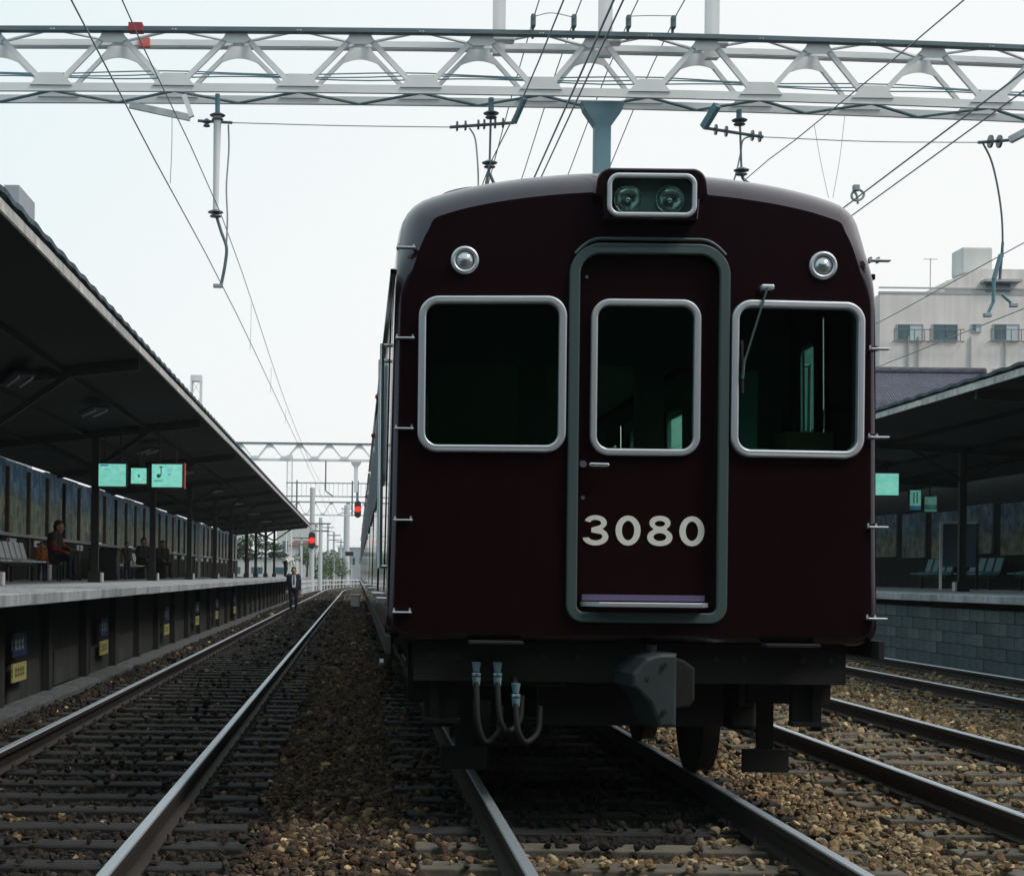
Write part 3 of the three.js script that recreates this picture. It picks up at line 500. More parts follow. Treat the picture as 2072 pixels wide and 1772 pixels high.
[[2.07, 'leftmost', 0], [2.57, 'second from left', 0.02], [3.24, 'third from left', 0.08], [3.79, 'rightmost', 0.16]].forEach(([x, w, s]) => { along([[x - 0.05, 7.87, 8], [x, 8.02, 14], [x + 0.02, 8.14, 20], [x + s, 7.6, 28], [x + s * 1.5, 7.2, 38], [x + s * 2, 7.05, 55]], 0.01, `${w} of the four feeder cables above the gantry`); const c = thing('feeder_clamp', `insulator clamp of the ${w} feeder cable on the gantry top`, 'clamp', [0, 0, 0], 'feeder clamps'); mesh('clamp_body', rbox(0.06, 0.16, 0.1, 0.02, x + 0.02, 8.12, -20), M.steelDark, c); mesh('pin', box(0.03, 0.16, 0.03, x + 0.02, 8.0, -20.05), M.steelDark, c); });
wireObj('short link wire between the two left feeder cables', [V(2.09, 8.17, -20), V(2.3, 8.22, -20), V(2.59, 8.17, -20)], 0.008); wireObj('short link wire between the two right feeder cables', [V(3.26, 8.19, -20), V(3.5, 8.2, -20), V(3.81, 8.2, -20)], 0.008);
along([[4.52, 4.79, 8], [4.52, 4.79, 16], [4.52, 4.79, 30], [4.5, 4.79, 60]], 0.0095, 'auxiliary wire over the empty right track');
along([[4.52, 4.66, 8], [4.52, 4.66, 16], [4.52, 4.66, 30], [4.5, 4.66, 60]], 0.008, 'contact wire over the empty right track');
along([[4.5, 5.55, 8], [4.5, 5.65, 12], [4.6, 5.95, 17], [4.71, 6.2, 20.2], [4.6, 5.8, 28], [4.55, 5.5, 40]], 0.008, 'messenger wire climbing to the right insulator string');
{ const c = thing('wire_loop', 'curled connecting loop between the wires right of the train roof', 'wire', [0, 0, 0], 'overhead wires'), P = (x, y) => at(x, y, 15.4); mesh('loop', tube([P(1733, 381), P(1741, 384), P(1749, 392), P(1744, 402), P(1731, 405), P(1724, 398), P(1727, 388), P(1733, 392), P(1737, 412)], 0.012, 50, 6), M.wire, c); mesh('clamp', rbox(0.06, 0.06, 0.06, 0.01, P(1733, 380).x, P(1733, 380).y, -15.4), M.wire, c); }
along([[8.2, 4.68, 14], [8.2, 4.68, 20], [8.2, 4.68, 32], [8.15, 4.68, 60]], 0.009, 'contact wire crossing low over the beige building');
along([[8.25, 5.35, 14], [8.3, 5.55, 19], [8.25, 5.4, 26], [8.2, 5.3, 40]], 0.009, 'messenger wire crossing the beige building roof');
wireObj('thin span wire between the left and centre hangers', [at(470, 248, 20.2), at(690, 254, 20.2), at(912, 257, 20.2)], 0.008);
wireObj('thin span wire between the right hangers', [at(1545, 277, 20.2), at(1760, 286, 20.2), at(1985, 288, 20.2)], 0.008);
wireObj('faint slanting wire above the right end of the roof', [at(1648, 250, 26), at(1660, 320, 26), at(1677, 400, 26)], 0.006); wireObj('faint slanting wire just right of the other above the roof', [at(1710, 235, 26), at(1700, 320, 26), at(1686, 400, 26)], 0.006);

// far gantries
{ const xs = []; for (let x = -8.2; x < 12; x += 1.5) xs.push(x); const g2 = gantry('second lattice gantry farther down the line beyond the canopy', 82, 7.05, 0.82, xs, 0.5, null, [[-8.2, 11.2]], false); dropPost(g2, -0.1, -82.2, 7.0, 1.55, M.steel); mesh('hanger_pole', merge([rod(V(-1.62, 7, -82), V(-1.62, 5.5, -82), 0.035), rod(V(-1.62, 5.5, -82), V(-1.2, 5.2, -82), 0.03)]), M.steelDark, g2); }
{ const xs = []; for (let x = -6.3; x < 8; x += 1.55) xs.push(x); const D = 150, g3 = gantry('far signal bridge with handrails across the line', D, 6.75, 1.2, xs, 0.8, null, [[-6.3, 12.2]], false);
  for (let x = -6; x < 4.3; x += 0.42) mesh('baluster', box(0.05, 1.25, 0.05, x, 9.05, -D), M.steel, g3); for (const y of [8.45, 9.68]) mesh('handrail', box(12, 0.09, 0.07, -0.6, y, -D), M.steelDark, g3);
  for (const x of [-5.6, -0.5, 0.02]) mesh('upright', box(0.14, 3.2, 0.14, x, 8.3, -D + 0.1), M.steelDark, g3); }
function signal(label, px, py, D) {
  const c = at(px, py, D), t = thing('railway_signal', label, 'signal', [c.x, c.y, c.z], 'railway signals showing red'); t.updateMatrixWorld();
  mesh('back_plate', extrude(rrect(-0.29, -0.74, 0.29, 0.74, 0.28), 0.06, 0.01).translate(0, 0, -0.05), mat([0.012, 0.018, 0.03], 0.7), t);
  for (const y of [0.4, 0, -0.4]) { mesh('hood', new THREE.CylinderGeometry(0.17, 0.17, 0.25, 16, 1, true, -Math.PI / 2, Math.PI).rotateX(Math.PI / 2).rotateZ(0).translate(0, y, 0.14), M.under, t); if (y) mesh('dark_lens', new THREE.SphereGeometry(0.14, 12, 8).scale(1, 1, 0.3).translate(0, y, 0.02), M.under, t); }
  mesh('red_lens', new THREE.SphereGeometry(0.27, 16, 10).scale(1, 1, 0.35).translate(0, 0, 0.16), new THREE.MeshStandardMaterial({ color: 0x330000, emissive: lin(1, 0.035, 0.02), emissiveIntensity: 1.0 }), t);
  const L = new THREE.PointLight(lin(1, 0.05, 0.03), 1.5); L.position.set(0, 0, 0.4); t.add(L); L.name = 'red_light'; return t;
}
{ const s = signal('red signal on the concrete pole beyond the platform end', 631, 1093, 142); mesh('pole', rod(V(0, 4.6, -0.35), V(0, -5.4, -0.35), 0.22, 12), M.concretePole, s); }
{ const s = signal('red signal hanging beside the train below the signal bridge', 724, 1030, 142); mesh('hanger', box(0.12, 2.2, 0.12, -0.1, 1.2, -0.25), M.steelDark, s); }

// ------------------------------------------------------------------ the train
const halfW = (v) => v < 1.6 ? 1.413 - 0.011 * (v - 0.95) / 0.65 : v < 2.9 ? 1.402 - 0.018 * (v - 1.6) / 1.3 : 1.384;
const bowZ = (u) => -0.04 * u * u;
const half = new THREE.CatmullRomCurve3([[1.383, 1.03], [1.372, 1.6], [1.364, 2.3], [1.354, 2.9], [1.348, 3.106], [1.337, 3.277], [1.303, 3.411], [1.23, 3.496], [1.08, 3.555], [0.868, 3.604], [0.587, 3.645], [0.3, 3.669], [0, 3.677]].map(([x, y]) => V(x * 1.0217, y, 0)), false, 'centripetal').getSpacedPoints(64).map((p) => [p.x, p.y]);
const outline = [[-1.3, 0.93], [1.3, 0.93], [1.36, 0.945], [1.4, 0.98], ...half, ...half.slice(0, -1).reverse().map(([x, y]) => [-x, y]), [-1.4, 0.98], [-1.36, 0.945]];
const filletR = ([x, y]) => y > 3.35 ? 0.175 : y > 2.9 ? 0.05 + 0.125 * (y - 2.9) / 0.45 : 0.05;
const inward = outline.map((p, i) => { const a = outline[(i + outline.length - 1) % outline.length], b = outline[(i + 1) % outline.length], dx = b[0] - a[0], dy = b[1] - a[1], l = Math.hypot(dx, dy); return [-dy / l, dx / l]; });
const inset = (k) => outline.map((p, i) => { const r = filletR(p) * k; return [p[0] + inward[i][0] * r, p[1] + inward[i][1] * r]; });
function onBow(g, off = 0) {                                               // lay a flat piece on the bowed front
  const p = g.attributes.position; for (let i = 0; i < p.count; i++) p.setZ(i, p.getZ(i) + bowZ(p.getX(i)) + off); p.needsUpdate = true; g.computeVertexNormals(); return g;
}
function smoothBow(shape, off) {                                           // finely split face on the bowed front, with true normals
  let g = new THREE.ShapeGeometry(shape, 12).toNonIndexed(); g.deleteAttribute('uv'); g = new TessellateModifier(0.14, 6).modify(g);
  const p = g.attributes.position, n = new Float32Array(p.count * 3); for (let i = 0; i < p.count; i++) { const u = p.getX(i); p.setZ(i, bowZ(u) + off); const l = Math.hypot(0.08 * u, 1); n[i * 3] = 0.08 * u / l; n[i * 3 + 2] = 1 / l; }
  g.setAttribute('normal', new THREE.BufferAttribute(n, 3)); const w = new Float32Array(p.count * 2); for (let i = 0; i < p.count; i++) { w[i * 2] = p.getX(i); w[i * 2 + 1] = p.getY(i); } g.setAttribute('uv', new THREE.BufferAttribute(w, 2)); return g;
}
const ring = (x0, y0, x1, y1, r, t, rb = r) => { const s = rrect(x0, y0, x1, y1, r, THREE.Shape, rb); s.holes.push(rrect(x0 + t, y0 + t, x1 - t, y1 - t, Math.max(0.01, r - t), THREE.Path, Math.max(0.01, rb - t))); return s; };
const TX = 1.585, TD = 9.27;
function sideWall(parent, sgn, zFront, zBack, open, doors, wins) {
  const s = poly([[-zFront, 0.95], [-zBack, 0.95], [-zBack, 3.06], [-zFront, 3.06]]);
  for (const o of open) s.holes.push(rrect(o[0], o[2], o[1], o[3], o[4] || 0.06, THREE.Path));
  let g = extrude(s, 0.05); g = norm(g);
  const p = g.attributes.position; for (let i = 0; i < p.count; i++) { const z = -p.getX(i), y = p.getY(i), e = p.getZ(i); p.setXYZ(i, sgn * (halfW(y) - 0.05 + e), y, z); }
  g.computeVertexNormals(); return mesh('side_wall', g, M.maroonSide, parent);
}
const sideFrame = (sgn, z0, z1, y0, y1, t, proud = 0.014) => { let g = norm(extrude(ring(z0, y0, z1, y1, 0.07, t), 0.02 + proud, 0.005, 1, 5)); const p = g.attributes.position; for (let i = 0; i < p.count; i++) { const z = -p.getX(i), y = p.getY(i), e = p.getZ(i); p.setXYZ(i, sgn * (halfW(y) - 0.02 + e), y, z); } g.computeVertexNormals(); return g; };
const sidePane = (sgn, z0, z1, y0, y1) => { const g = box(0.006, y1 - y0, z1 - z0, sgn * (halfW((y0 + y1) / 2) - 0.03), (y0 + y1) / 2, -(z0 + z1) / 2); return g; };
const DOORS = [[3.7, 5.0], [8.85, 10.15], [14.0, 15.3]], WINS = [[2.35, 3.2], [5.45, 6.35], [6.5, 7.4], [7.55, 8.45], [10.6, 11.5], [11.65, 12.55], [12.7, 13.6], [15.75, 16.65], [16.8, 17.7]];
function bogie(parent, z) {
  const b = new THREE.Group(); b.name = 'bogie'; b.position.z = z; parent.add(b);
  for (const s of [-1, 1]) mesh('side_frame', merge([rbox(0.14, 0.24, 2.6, 0.03, s * 1.02, 0.56, 0), rbox(0.2, 0.34, 0.34, 0.04, s * 1.02, 0.46, 1.05), rbox(0.2, 0.34, 0.34, 0.04, s * 1.02, 0.46, -1.05), rbox(0.26, 0.3, 0.5, 0.04, s * 0.98, 0.76, 0)]), M.under, b);
  const wheel = new THREE.LatheGeometry([[0.06, -0.07], [0.3, -0.05], [0.35, -0.07], [0.43, -0.065], [0.425, 0.03], [0.46, 0.04], [0.455, 0.065], [0.36, 0.07], [0.3, 0.03], [0.06, 0.05]].map(([x, y]) => new THREE.Vector2(x, y)), 28);
  for (const zz of [1.05, -1.05]) { mesh('axle', cyl(0.075, 0.075, 1.9, 10).rotateZ(Math.PI / 2).translate(0, 0.43, zz), M.wheel, b); for (const s of [-1, 1]) { const w = mesh('wheel', wheel, M.wheel, b); w.rotation.z = s * Math.PI / 2; w.position.set(s * 0.75, 0.43, zz); } }
  mesh('bolster', box(1.9, 0.22, 0.5, 0, 0.7, 0), M.under, b); return b;
}
function carBody(parent, zF, zB, cab) {
  const zW = cab ? -0.5 : zF;
  for (const sgn of [-1, 1]) {
    const open = []; for (const d of DOORS) open.push([d[0], d[1], 1.17, 3.02, 0.04]); const wins = WINS.filter((w) => !cab || w[0] > 2.3); for (const w of wins) open.push([w[0], w[1], 1.98, 2.86, 0.06]);
    if (cab) { open.push([0.98, 1.6, 1.2, 2.98, 0.05]); }
    sideWall(parent, sgn, zW, zB, open);
    for (const w of wins) { const m = mesh('window', sideFrame(sgn, w[0], w[1], 1.98, 2.86, 0.05), M.alu, parent); mesh('pane', sidePane(sgn, w[0] + 0.04, w[1] - 0.04, 2.02, 2.82), M.glass, m); mesh('sash_bar', box(0.02, 0.04, w[1] - w[0] - 0.08, sgn * (halfW(2.45) - 0.02), 2.44, -(w[0] + w[1]) / 2), M.alu, m); }
    const all = cab ? [[0.98, 1.6, true], ...DOORS] : DOORS;
    for (const d of all) {
      const zc = -(d[0] + d[1]) / 2, L = d[1] - d[0], leaves = d[2] ? [[d[0] + 0.005, d[1] - 0.005]] : [[d[0] + 0.005, d[0] + L / 2 - 0.006], [d[0] + L / 2 + 0.006, d[1] - 0.005]];
      for (const [a, b] of leaves) {
        const s = poly([[a, 1.17], [b, 1.17], [b, 3.01], [a, 3.01]]); s.holes.push(rrect(a + 0.1, 1.98, b - 0.1, 2.82, 0.06, THREE.Path)); const g = norm(extrude(s, 0.03)); const p = g.attributes.position; for (let i = 0; i < p.count; i++) p.setXYZ(i, sgn * (halfW(p.getY(i)) - 0.085 + p.getZ(i)), p.getY(i), -p.getX(i)); g.computeVertexNormals();
        const m = mesh('door', g, M.maroonSide, parent); mesh('pane', box(0.006, 0.84, b - a - 0.2, sgn * (halfW(2.4) - 0.07), 2.4, -(a + b) / 2), M.glass, m);
        const fr = norm(extrude(ring(a + 0.085, 1.965, b - 0.085, 2.835, 0.07, 0.028), 0.012)); const q = fr.attributes.position; for (let i = 0; i < q.count; i++) q.setXYZ(i, sgn * (halfW(q.getY(i)) - 0.058 + q.getZ(i)), q.getY(i), -q.getX(i)); fr.computeVertexNormals(); mesh('window_frame', fr, M.alu, m);
      }
      mesh('door_step', box(0.06, 0.03, L, sgn * (halfW(1.15) + 0.015), 1.145, zc), M.alu, parent);
      if (d[2]) for (const z of [d[0] - 0.07, d[1] + 0.07]) mesh('grab_rail', merge([rod(V(sgn * (halfW(2) + 0.045), 1.35, -z), V(sgn * (halfW(2) + 0.045), 2.75, -z), 0.014, 8), rod(V(sgn * (halfW(2) - 0.01), 1.36, -z), V(sgn * (halfW(2) + 0.045), 1.36, -z), 0.012, 6), rod(V(sgn * (halfW(2.7) - 0.01), 2.74, -z), V(sgn * (halfW(2) + 0.045), 2.74, -z), 0.012, 6)]), M.chrome, parent);
    }
    mesh('rain_strip', box(0.03, 0.03, zF - zB - 0.4, sgn * 1.394, 3.07, (zF + zB) / 2), M.maroon, parent);
    mesh('sill_rail', box(0.03, 0.1, zF - zB, sgn * 1.404, 0.91, (zF + zB) / 2), M.under, parent);
  }
  // roof shell from cant rail to cant rail
  const arc = half.filter(([, y]) => y > 3.03), cross = [...arc, ...arc.slice(0, -1).reverse().map(([x, y]) => [-x, y])], inner = cross.map(([x, y]) => [x * 0.965, y - 0.05]).reverse();
  const sh = poly([...cross, ...inner]); const rg = extrude(sh, zW - zB).translate(0, 0, zB); rg.computeVertexNormals(); mesh('roof', rg, M.maroon, parent);
  const deck = half.filter(([x, y]) => x < 1.27 && y > 3.3), dcross = [...deck, ...deck.slice(0, -1).reverse().map(([x, y]) => [-x, y])];
  const ds = poly([...dcross.map(([x, y]) => [x, y + 0.045 + 0.05 * Math.max(0, (Math.abs(x) - 0.62) / 0.6)]), ...dcross.map(([x, y]) => [x, y + 0.004]).reverse()]); mesh('roof_deck', uvm(extrude(ds, zF - zB - 0.9).translate(0, 0, zB)), M.roof, parent);
  mesh('floor', box(2.66, 0.12, zF - zB - 0.3, 0, 1.06, (zF + zB) / 2 - 0.1), M.interior, parent); mesh('ceiling', box(2.5, 0.04, zF - zB - 0.3, 0, 3.2, (zF + zB) / 2 - 0.1), M.interior, parent);
  mesh('underframe', merge([box(2.5, 0.22, zF - zB - 0.5, 0, 0.88, (zF + zB) / 2 - 0.1), box(2.1, 0.42, 2.6, 0, 0.58, zF - 7), box(2.2, 0.4, 2.2, 0, 0.6, zF - 10.6), box(0.9, 0.4, 1.2, 0.7, 0.6, zF - 12.8)]), M.under, parent);
  mesh('end_wall', box(2.7, 2.25, 0.06, 0, 2.07, zB + 0.03), M.maroon, parent);
  if (!cab) mesh('end_wall', box(2.7, 2.25, 0.06, 0, 2.07, zF - 0.03), M.maroon, parent);
  for (const z of [zF - 2.9, zB + 2.9]) bogie(parent, z);
  for (const z of [-4.5, -8, -11.5, -15]) mesh('roof_ventilator', rbox(0.9, 0.18, 1.3, 0.06, 0, 3.66, z), M.roof, parent);
  const lamp = new THREE.SphereGeometry(0.032, 10, 8); for (const z of [-5.6, -9.75]) { const m = mesh('side_lamp', lamp, mat([0.4, 0.03, 0.03], 0.3), parent); m.position.set(-1.405, 2.93, z); }
}
{
  const t = thing('railcar', 'dark maroon lead railcar numbered 3080 filling the foreground', 'train car', [TX, 0, -TD], 'cars of the maroon train');
  carBody(t, 0, -18.7, true);
  // front skin with its openings
  const WL = [-1.247, 2.012, -0.408, 2.902], WR = [0.531, 2.0, 1.305, 2.893], DF = [-0.394, 1.05, 0.521, 3.205], bt = 0.06;
  const fs = poly(inset(1)); fs.holes.push(rrect(WL[0] + 0.015, WL[1] + 0.015, WL[2] - 0.015, WL[3] - 0.015, 0.1, THREE.Path), rrect(WR[0] + 0.015, WR[1] + 0.015, WR[2] - 0.015, WR[3] - 0.015, 0.1, THREE.Path), rrect(DF[0] + bt - 0.01, DF[1] + bt - 0.01, DF[2] - bt + 0.01, DF[3] - bt + 0.01, 0.11, THREE.Path, 0.04));
  mesh('front_panel', smoothBow(fs, 0), M.maroon, t);
  { // rounded edge between the front and the sides, roof and floor
    const K = 9, pos = [], idx = [], n = outline.length, d2r = Math.PI / 180, full = inset(1), e = Math.sin(88 * d2r);   // the top edge is a long slanting curve with a crease against the front, the sides a small round
    const start = outline.map(([, y]) => { const q = Math.min(1, Math.max(0, (y - 2.98) / 0.26)); return 34 * q * q * (3 - 2 * q) * d2r; });
    for (let k = 0; k <= K; k++) outline.forEach((p, i) => { const t0 = start[i], th = t0 + (88 * d2r - t0) * k / K, s0 = Math.sin(t0), R = filletR(p) / (e - s0), f = (Math.sin(th) - s0) / (e - s0); pos.push(full[i][0] + (p[0] - full[i][0]) * f, full[i][1] + (p[1] - full[i][1]) * f, bowZ(full[i][0]) * (1 - f) + bowZ(p[0]) * f - R * (Math.cos(t0) - Math.cos(th))); });
    const last = K + 1; outline.forEach(([x, y], i) => pos.push(x, y, -0.5));
    for (let k = 0; k < last; k++) for (let i = 0; i < n; i++) { const a = k * n + i, b = k * n + (i + 1) % n, c = a + n, d = b + n; idx.push(a, c, b, b, c, d); }
    const g = new THREE.BufferGeometry(); g.setAttribute('position', new THREE.Float32BufferAttribute(pos, 3)); g.setIndex(idx); g.computeVertexNormals(); const w = []; for (let i = 0; i < pos.length; i += 3) w.push(pos[i] + pos[i + 2], pos[i + 1]); g.setAttribute('uv', new THREE.Float32BufferAttribute(w, 2)); mesh('front_edge', g, M.maroon, t);
  }
  const frame = (r, rad, th, off, parent, depth = 0.035) => mesh('window_frame', onBow(extrude(ring(r[0], r[1], r[2], r[3], rad, th), depth, 0.011, 3, 12), off), M.alu, parent);
  for (const [r, lab] of [[WL, 'assistant side front window'], [WR, 'driver side front window with wiper']]) {
    const w = mesh('front_window', onBow(box(r[2] - r[0] - 0.03, r[3] - r[1] - 0.03, 0.008, (r[0] + r[2]) / 2, (r[1] + r[3]) / 2, 0), -0.012), M.glass, t); w.userData.label = lab; frame(r, 0.115, 0.042, -0.008, w);
  }
  // end door
  mesh('door_surround', onBow(extrude(ring(...DF, 0.18, bt, 0.1), 0.022, 0.008, 2, 14), -0.004), M.bandGrey, t);
  { const pts = []; for (let a = 0; a <= 20; a++) { const f = a / 20, x = DF[0] + 0.03 + f * (DF[2] - DF[0] - 0.06), e = Math.max(0, Math.abs(f - 0.5) * 2 - 0.66) / 0.34; pts.push(V(x, 3.228 - 0.085 * e * e, 0.02 + bowZ(x))); } mesh('drip_rail', tube(pts, 0.011, 50, 6), M.bandGrey, t); }
  const ds = poly([[DF[0] + 0.03, DF[1] + 0.02], [DF[2] - 0.03, DF[1] + 0.02], [DF[2] - 0.03, DF[3] - 0.02], [DF[0] + 0.03, DF[3] - 0.02]]), DW = [-0.264, 2.004, 0.364, 2.896]; ds.holes.push(rrect(DW[0] + 0.015, DW[1] + 0.015, DW[2] - 0.015, DW[3] - 0.015, 0.09, THREE.Path));
  const door = mesh('end_door', extrude(ds, 0.03).translate(0, 0, -0.075), M.maroon, t);
  const dw = mesh('door_window', box(DW[2] - DW[0] - 0.03, DW[3] - DW[1] - 0.03, 0.006, 0.05, 2.45, -0.058), M.glass, door); void dw;
  mesh('window_frame', extrude(ring(...DW, 0.11, 0.038), 0.028, 0.01, 3, 12).translate(0, 0, -0.05), M.alu, door);
  mesh('door_handle', merge([rbox(0.115, 0.022, 0.02, 0.009, -0.253, 1.942, 0.01).rotateZ(-0.02), cyl(0.02, 0.02, 0.05, 10).rotateX(Math.PI / 2).translate(-0.305, 1.95, -0.02)]), M.chrome, door);
  mesh('lock', cyl(0.012, 0.012, 0.03, 10).rotateX(Math.PI / 2).translate(-0.3, 1.76, -0.04), M.chrome, door);
  mesh('hinge_bolt', cyl(0.01, 0.01, 0.02, 8).rotateX(Math.PI / 2).translate(-0.29, 3.02, -0.045), M.chrome, door);
  mesh('kick_plate', box(0.7, 0.034, 0.012, 0.05, 1.193, -0.03), mat([0.16, 0.13, 0.24], 0.4, { metalness: 0.5 }), door);
  mesh('foot_step', extrude(poly([[-0.37, 0], [0.36, 0], [0.3, 0.13], [-0.28, 0.13]]), 0.018, 0.004).rotateX(Math.PI / 2).translate(0.06, 1.163, -0.02), M.alu, t);
  // number
  const ell = (cx, cy, rx, ry, P) => { const s = new P(); s.absellipse(cx, cy, rx, ry, 0, Math.PI * 2); return s; };
  const zero = () => { const s = ell(0, 0, 0.072, 0.086, THREE.Shape); s.holes.push(ell(0, 0, 0.036, 0.056, THREE.Path)); return s; };
  const eight = () => { const pts = []; const hw = (y) => { const a = 1 - ((y - 0.045) / 0.041) ** 2, b = 1 - ((y + 0.037) / 0.049) ** 2; return Math.max(a > 0 ? 0.06 * Math.pow(a, 0.46) : 0, b > 0 ? 0.072 * Math.pow(b, 0.46) : 0, Math.abs(y) < 0.05 ? 0.038 : 0); }; for (let k = 0; k <= 60; k++) { const y = 0.086 * Math.cos(k / 60 * Math.PI); pts.push([hw(y), y]); } const s = poly([...pts, ...pts.slice(1, -1).reverse().map(([x, y]) => [-x, y])]); s.holes.push(ell(0, 0.041, 0.03, 0.0165, THREE.Path), ell(0, -0.035, 0.037, 0.0225, THREE.Path)); return s; };
  const three = () => { const P = [], arc = (cx, cy, rx, ry, a0, a1, n = 16) => { for (let k = 0; k <= n; k++) { const a = (a0 + (a1 - a0) * k / n) * Math.PI / 180; P.push([cx + rx * Math.cos(a), cy + ry * Math.sin(a)]); } }; arc(-0.006, 0.043, 0.064, 0.043, 165, -52); arc(-0.006, -0.037, 0.074, 0.05, 52, -172); arc(-0.006, -0.035, 0.04, 0.023, 196, 393); P.push([-0.03, -0.012], [-0.03, 0.014]); arc(-0.006, 0.041, 0.032, 0.0185, -45, 170); return poly(P); };
  [[-0.218, three], [-0.038, zero], [0.144, eight], [0.327, zero]].forEach(([u, f]) => mesh('digit', extrude(f(), 0.004).translate(u, 1.576, -0.044), M.cream, door));
  // head lamps in their roof box
  const hb = (() => { const s = new THREE.Shape(); s.moveTo(-0.262, 3.326); s.lineTo(0.262, 3.326); s.lineTo(0.272, 3.44); s.quadraticCurveTo(0.31, 3.45, 0.322, 3.47); s.lineTo(0.312, 3.54); s.quadraticCurveTo(0.3, 3.605, 0.24, 3.616); s.lineTo(-0.24, 3.616); s.quadraticCurveTo(-0.3, 3.605, -0.312, 3.54); s.lineTo(-0.322, 3.47); s.quadraticCurveTo(-0.31, 3.45, -0.272, 3.44); s.closePath(); s.holes.push(rrect(-0.238, 3.352, 0.238, 3.566, 0.05, THREE.Path)); return mesh('headlight_box', extrude(s, 0.36, 0.012, 3).translate(0.053, 0, -0.285), M.maroon, t); })();
  mesh('box_back', box(0.5, 0.23, 0.008, 0.053, 3.46, 0.008), M.lampBack, hb); mesh('box_roof', extrude(poly([[-0.25, 3.4], [0.25, 3.4], [0.24, 3.612], [-0.24, 3.612]]), 0.9).translate(0.053, 0, -1.2), M.maroon, hb);
  mesh('rim', extrude(ring(-0.252, 3.336, 0.252, 3.582, 0.065, 0.026), 0.02, 0.008, 3, 10).translate(0.053, 0, 0.085), M.alu, hb);
  mesh('cover_glass', box(0.45, 0.2, 0.004, 0.053, 3.459, 0.086), M.lampGlass, hb);
  for (const u of [-0.075, 0.163]) { const g = new THREE.LatheGeometry([[0.012, -0.03], [0.04, -0.024], [0.065, -0.008], [0.076, 0.012], [0.082, 0.012], [0.082, -0.03]].map(([x, y]) => new THREE.Vector2(x, y)), 28).rotateX(Math.PI / 2).translate(u, 3.445, 0.046); const l = mesh('headlight', g, mat([0.35, 0.45, 0.42], 0.2, { metalness: 0.9 }), hb); mesh('bulb', new THREE.SphereGeometry(0.02, 12, 8).translate(u, 3.445, 0.036), M.chrome, l); mesh('lens', new THREE.SphereGeometry(0.08, 20, 10, 0, 6.3, 0, 0.6).scale(1, 0.35, 1).rotateX(Math.PI / 2).translate(u, 3.445, 0.05), M.lampGlass, l); }
  for (const [u, v] of [[-0.988, 3.107], [1.058, 3.1]]) { // marker lamps
    const z = bowZ(u), l = mesh('marker_light', new THREE.TorusGeometry(0.067, 0.014, 10, 32).translate(u, v, z + 0.012), M.alu, t); mesh('bezel', new THREE.RingGeometry(0.05, 0.062, 32).translate(u, v, z + 0.008), M.under, l);
    mesh('lens', new THREE.LatheGeometry([[0, 0.035], [0.012, 0.034], [0.016, 0.028], [0.028, 0.027], [0.032, 0.02], [0.044, 0.016], [0.051, 0.004]].map(([x, y]) => new THREE.Vector2(x, y)), 28).rotateX(Math.PI / 2).translate(u, v, z + 0.004), mat([0.55, 0.6, 0.62], 0.12, { metalness: 0.6 }), l);
  }
  // corner steps
  for (const [s, u, ys] of [[-1, -1.325, [3.179, 2.662, 2.145, 1.622, 1.095]], [1, 1.395, [3.136, 2.63, 2.125, 1.611, 1.088]]]) ys.forEach((y) => mesh('corner_step', merge([rbox(0.11, 0.01, 0.05, 0.004, u, y, bowZ(u) + 0.016), ...[-0.045, 0.045].map((k) => box(0.01, 0.03, 0.05, u + k * (s < 0 ? 1 : 0.5) - (s > 0 ? 0.03 : 0), y + 0.008, bowZ(u) - 0.012))]), M.alu, t));
  // wiper
  { const b = (u) => bowZ(u) + 0.045; const w = mesh('wiper', merge([bar(V(0.727, 2.96, b(0.727)), V(0.6, 2.535, b(0.6) - 0.006), 0.016, 0.01), rod(V(0.6, 2.56, b(0.6)), V(0.59, 2.44, b(0.6)), 0.008)]), M.bandGrey, t); mesh('pivot', rbox(0.075, 0.03, 0.05, 0.01, 0.73, 2.965, bowZ(0.73) + 0.025), M.alu, w); mesh('blade', bar(V(0.588, 2.66, b(0.6) - 0.016), V(0.596, 2.36, b(0.6) - 0.016), 0.012, 0.02), M.hose, w); }
  mesh('window_latch', merge([0, 0.06].map((k) => box(0.012, 0.035, 0.01, 1.12 + k, 2.87, bowZ(1.1) - 0.03))), M.chrome, t);
  // roof rails
  for (const s of [-1, 1]) mesh('roof_rail', tube([V(s * 1.13, 3.5, -0.55), V(s * 1.12, 3.56, -0.55), V(s * 1.08, 3.6, -0.55), V(s * 0.9, 3.64, -0.55), V(s * 0.87, 3.63, -0.55), V(s * 0.86, 3.55, -0.55)], 0.012, 30, 6), M.roof, t);
  mesh('roof_fin', new THREE.ConeGeometry(0.11, 0.4, 10).scale(1, 1, 0.5).translate(-0.1, 3.93, -2.4), M.steel, t);
  // cab interior
  const bulk = poly([[-1.3, 1.1], [1.3, 1.1], [1.3, 3.18], [-1.3, 3.18]]); bulk.holes.push(rrect(-1.1, 1.95, -0.5, 2.75, 0.05, THREE.Path), rrect(-0.3, 1.9, 0.3, 2.75, 0.05, THREE.Path), rrect(0.5, 1.95, 1.12, 2.75, 0.05, THREE.Path)); mesh('cab_bulkhead', extrude(bulk, 0.04).translate(0, 0, -1.9), M.interior, t);
  mesh('control_desk', merge([rbox(0.85, 0.1, 0.4, 0.03, 0.85, 1.92, -0.4), box(0.85, 0.8, 0.05, 0.85, 1.5, -0.3)]), M.interior, t); mesh('desk_card', box(0.14, 0.09, 0.02, 0.73, 2.02, -0.22), mat([0.5, 0.42, 0.25], 0.8), t);
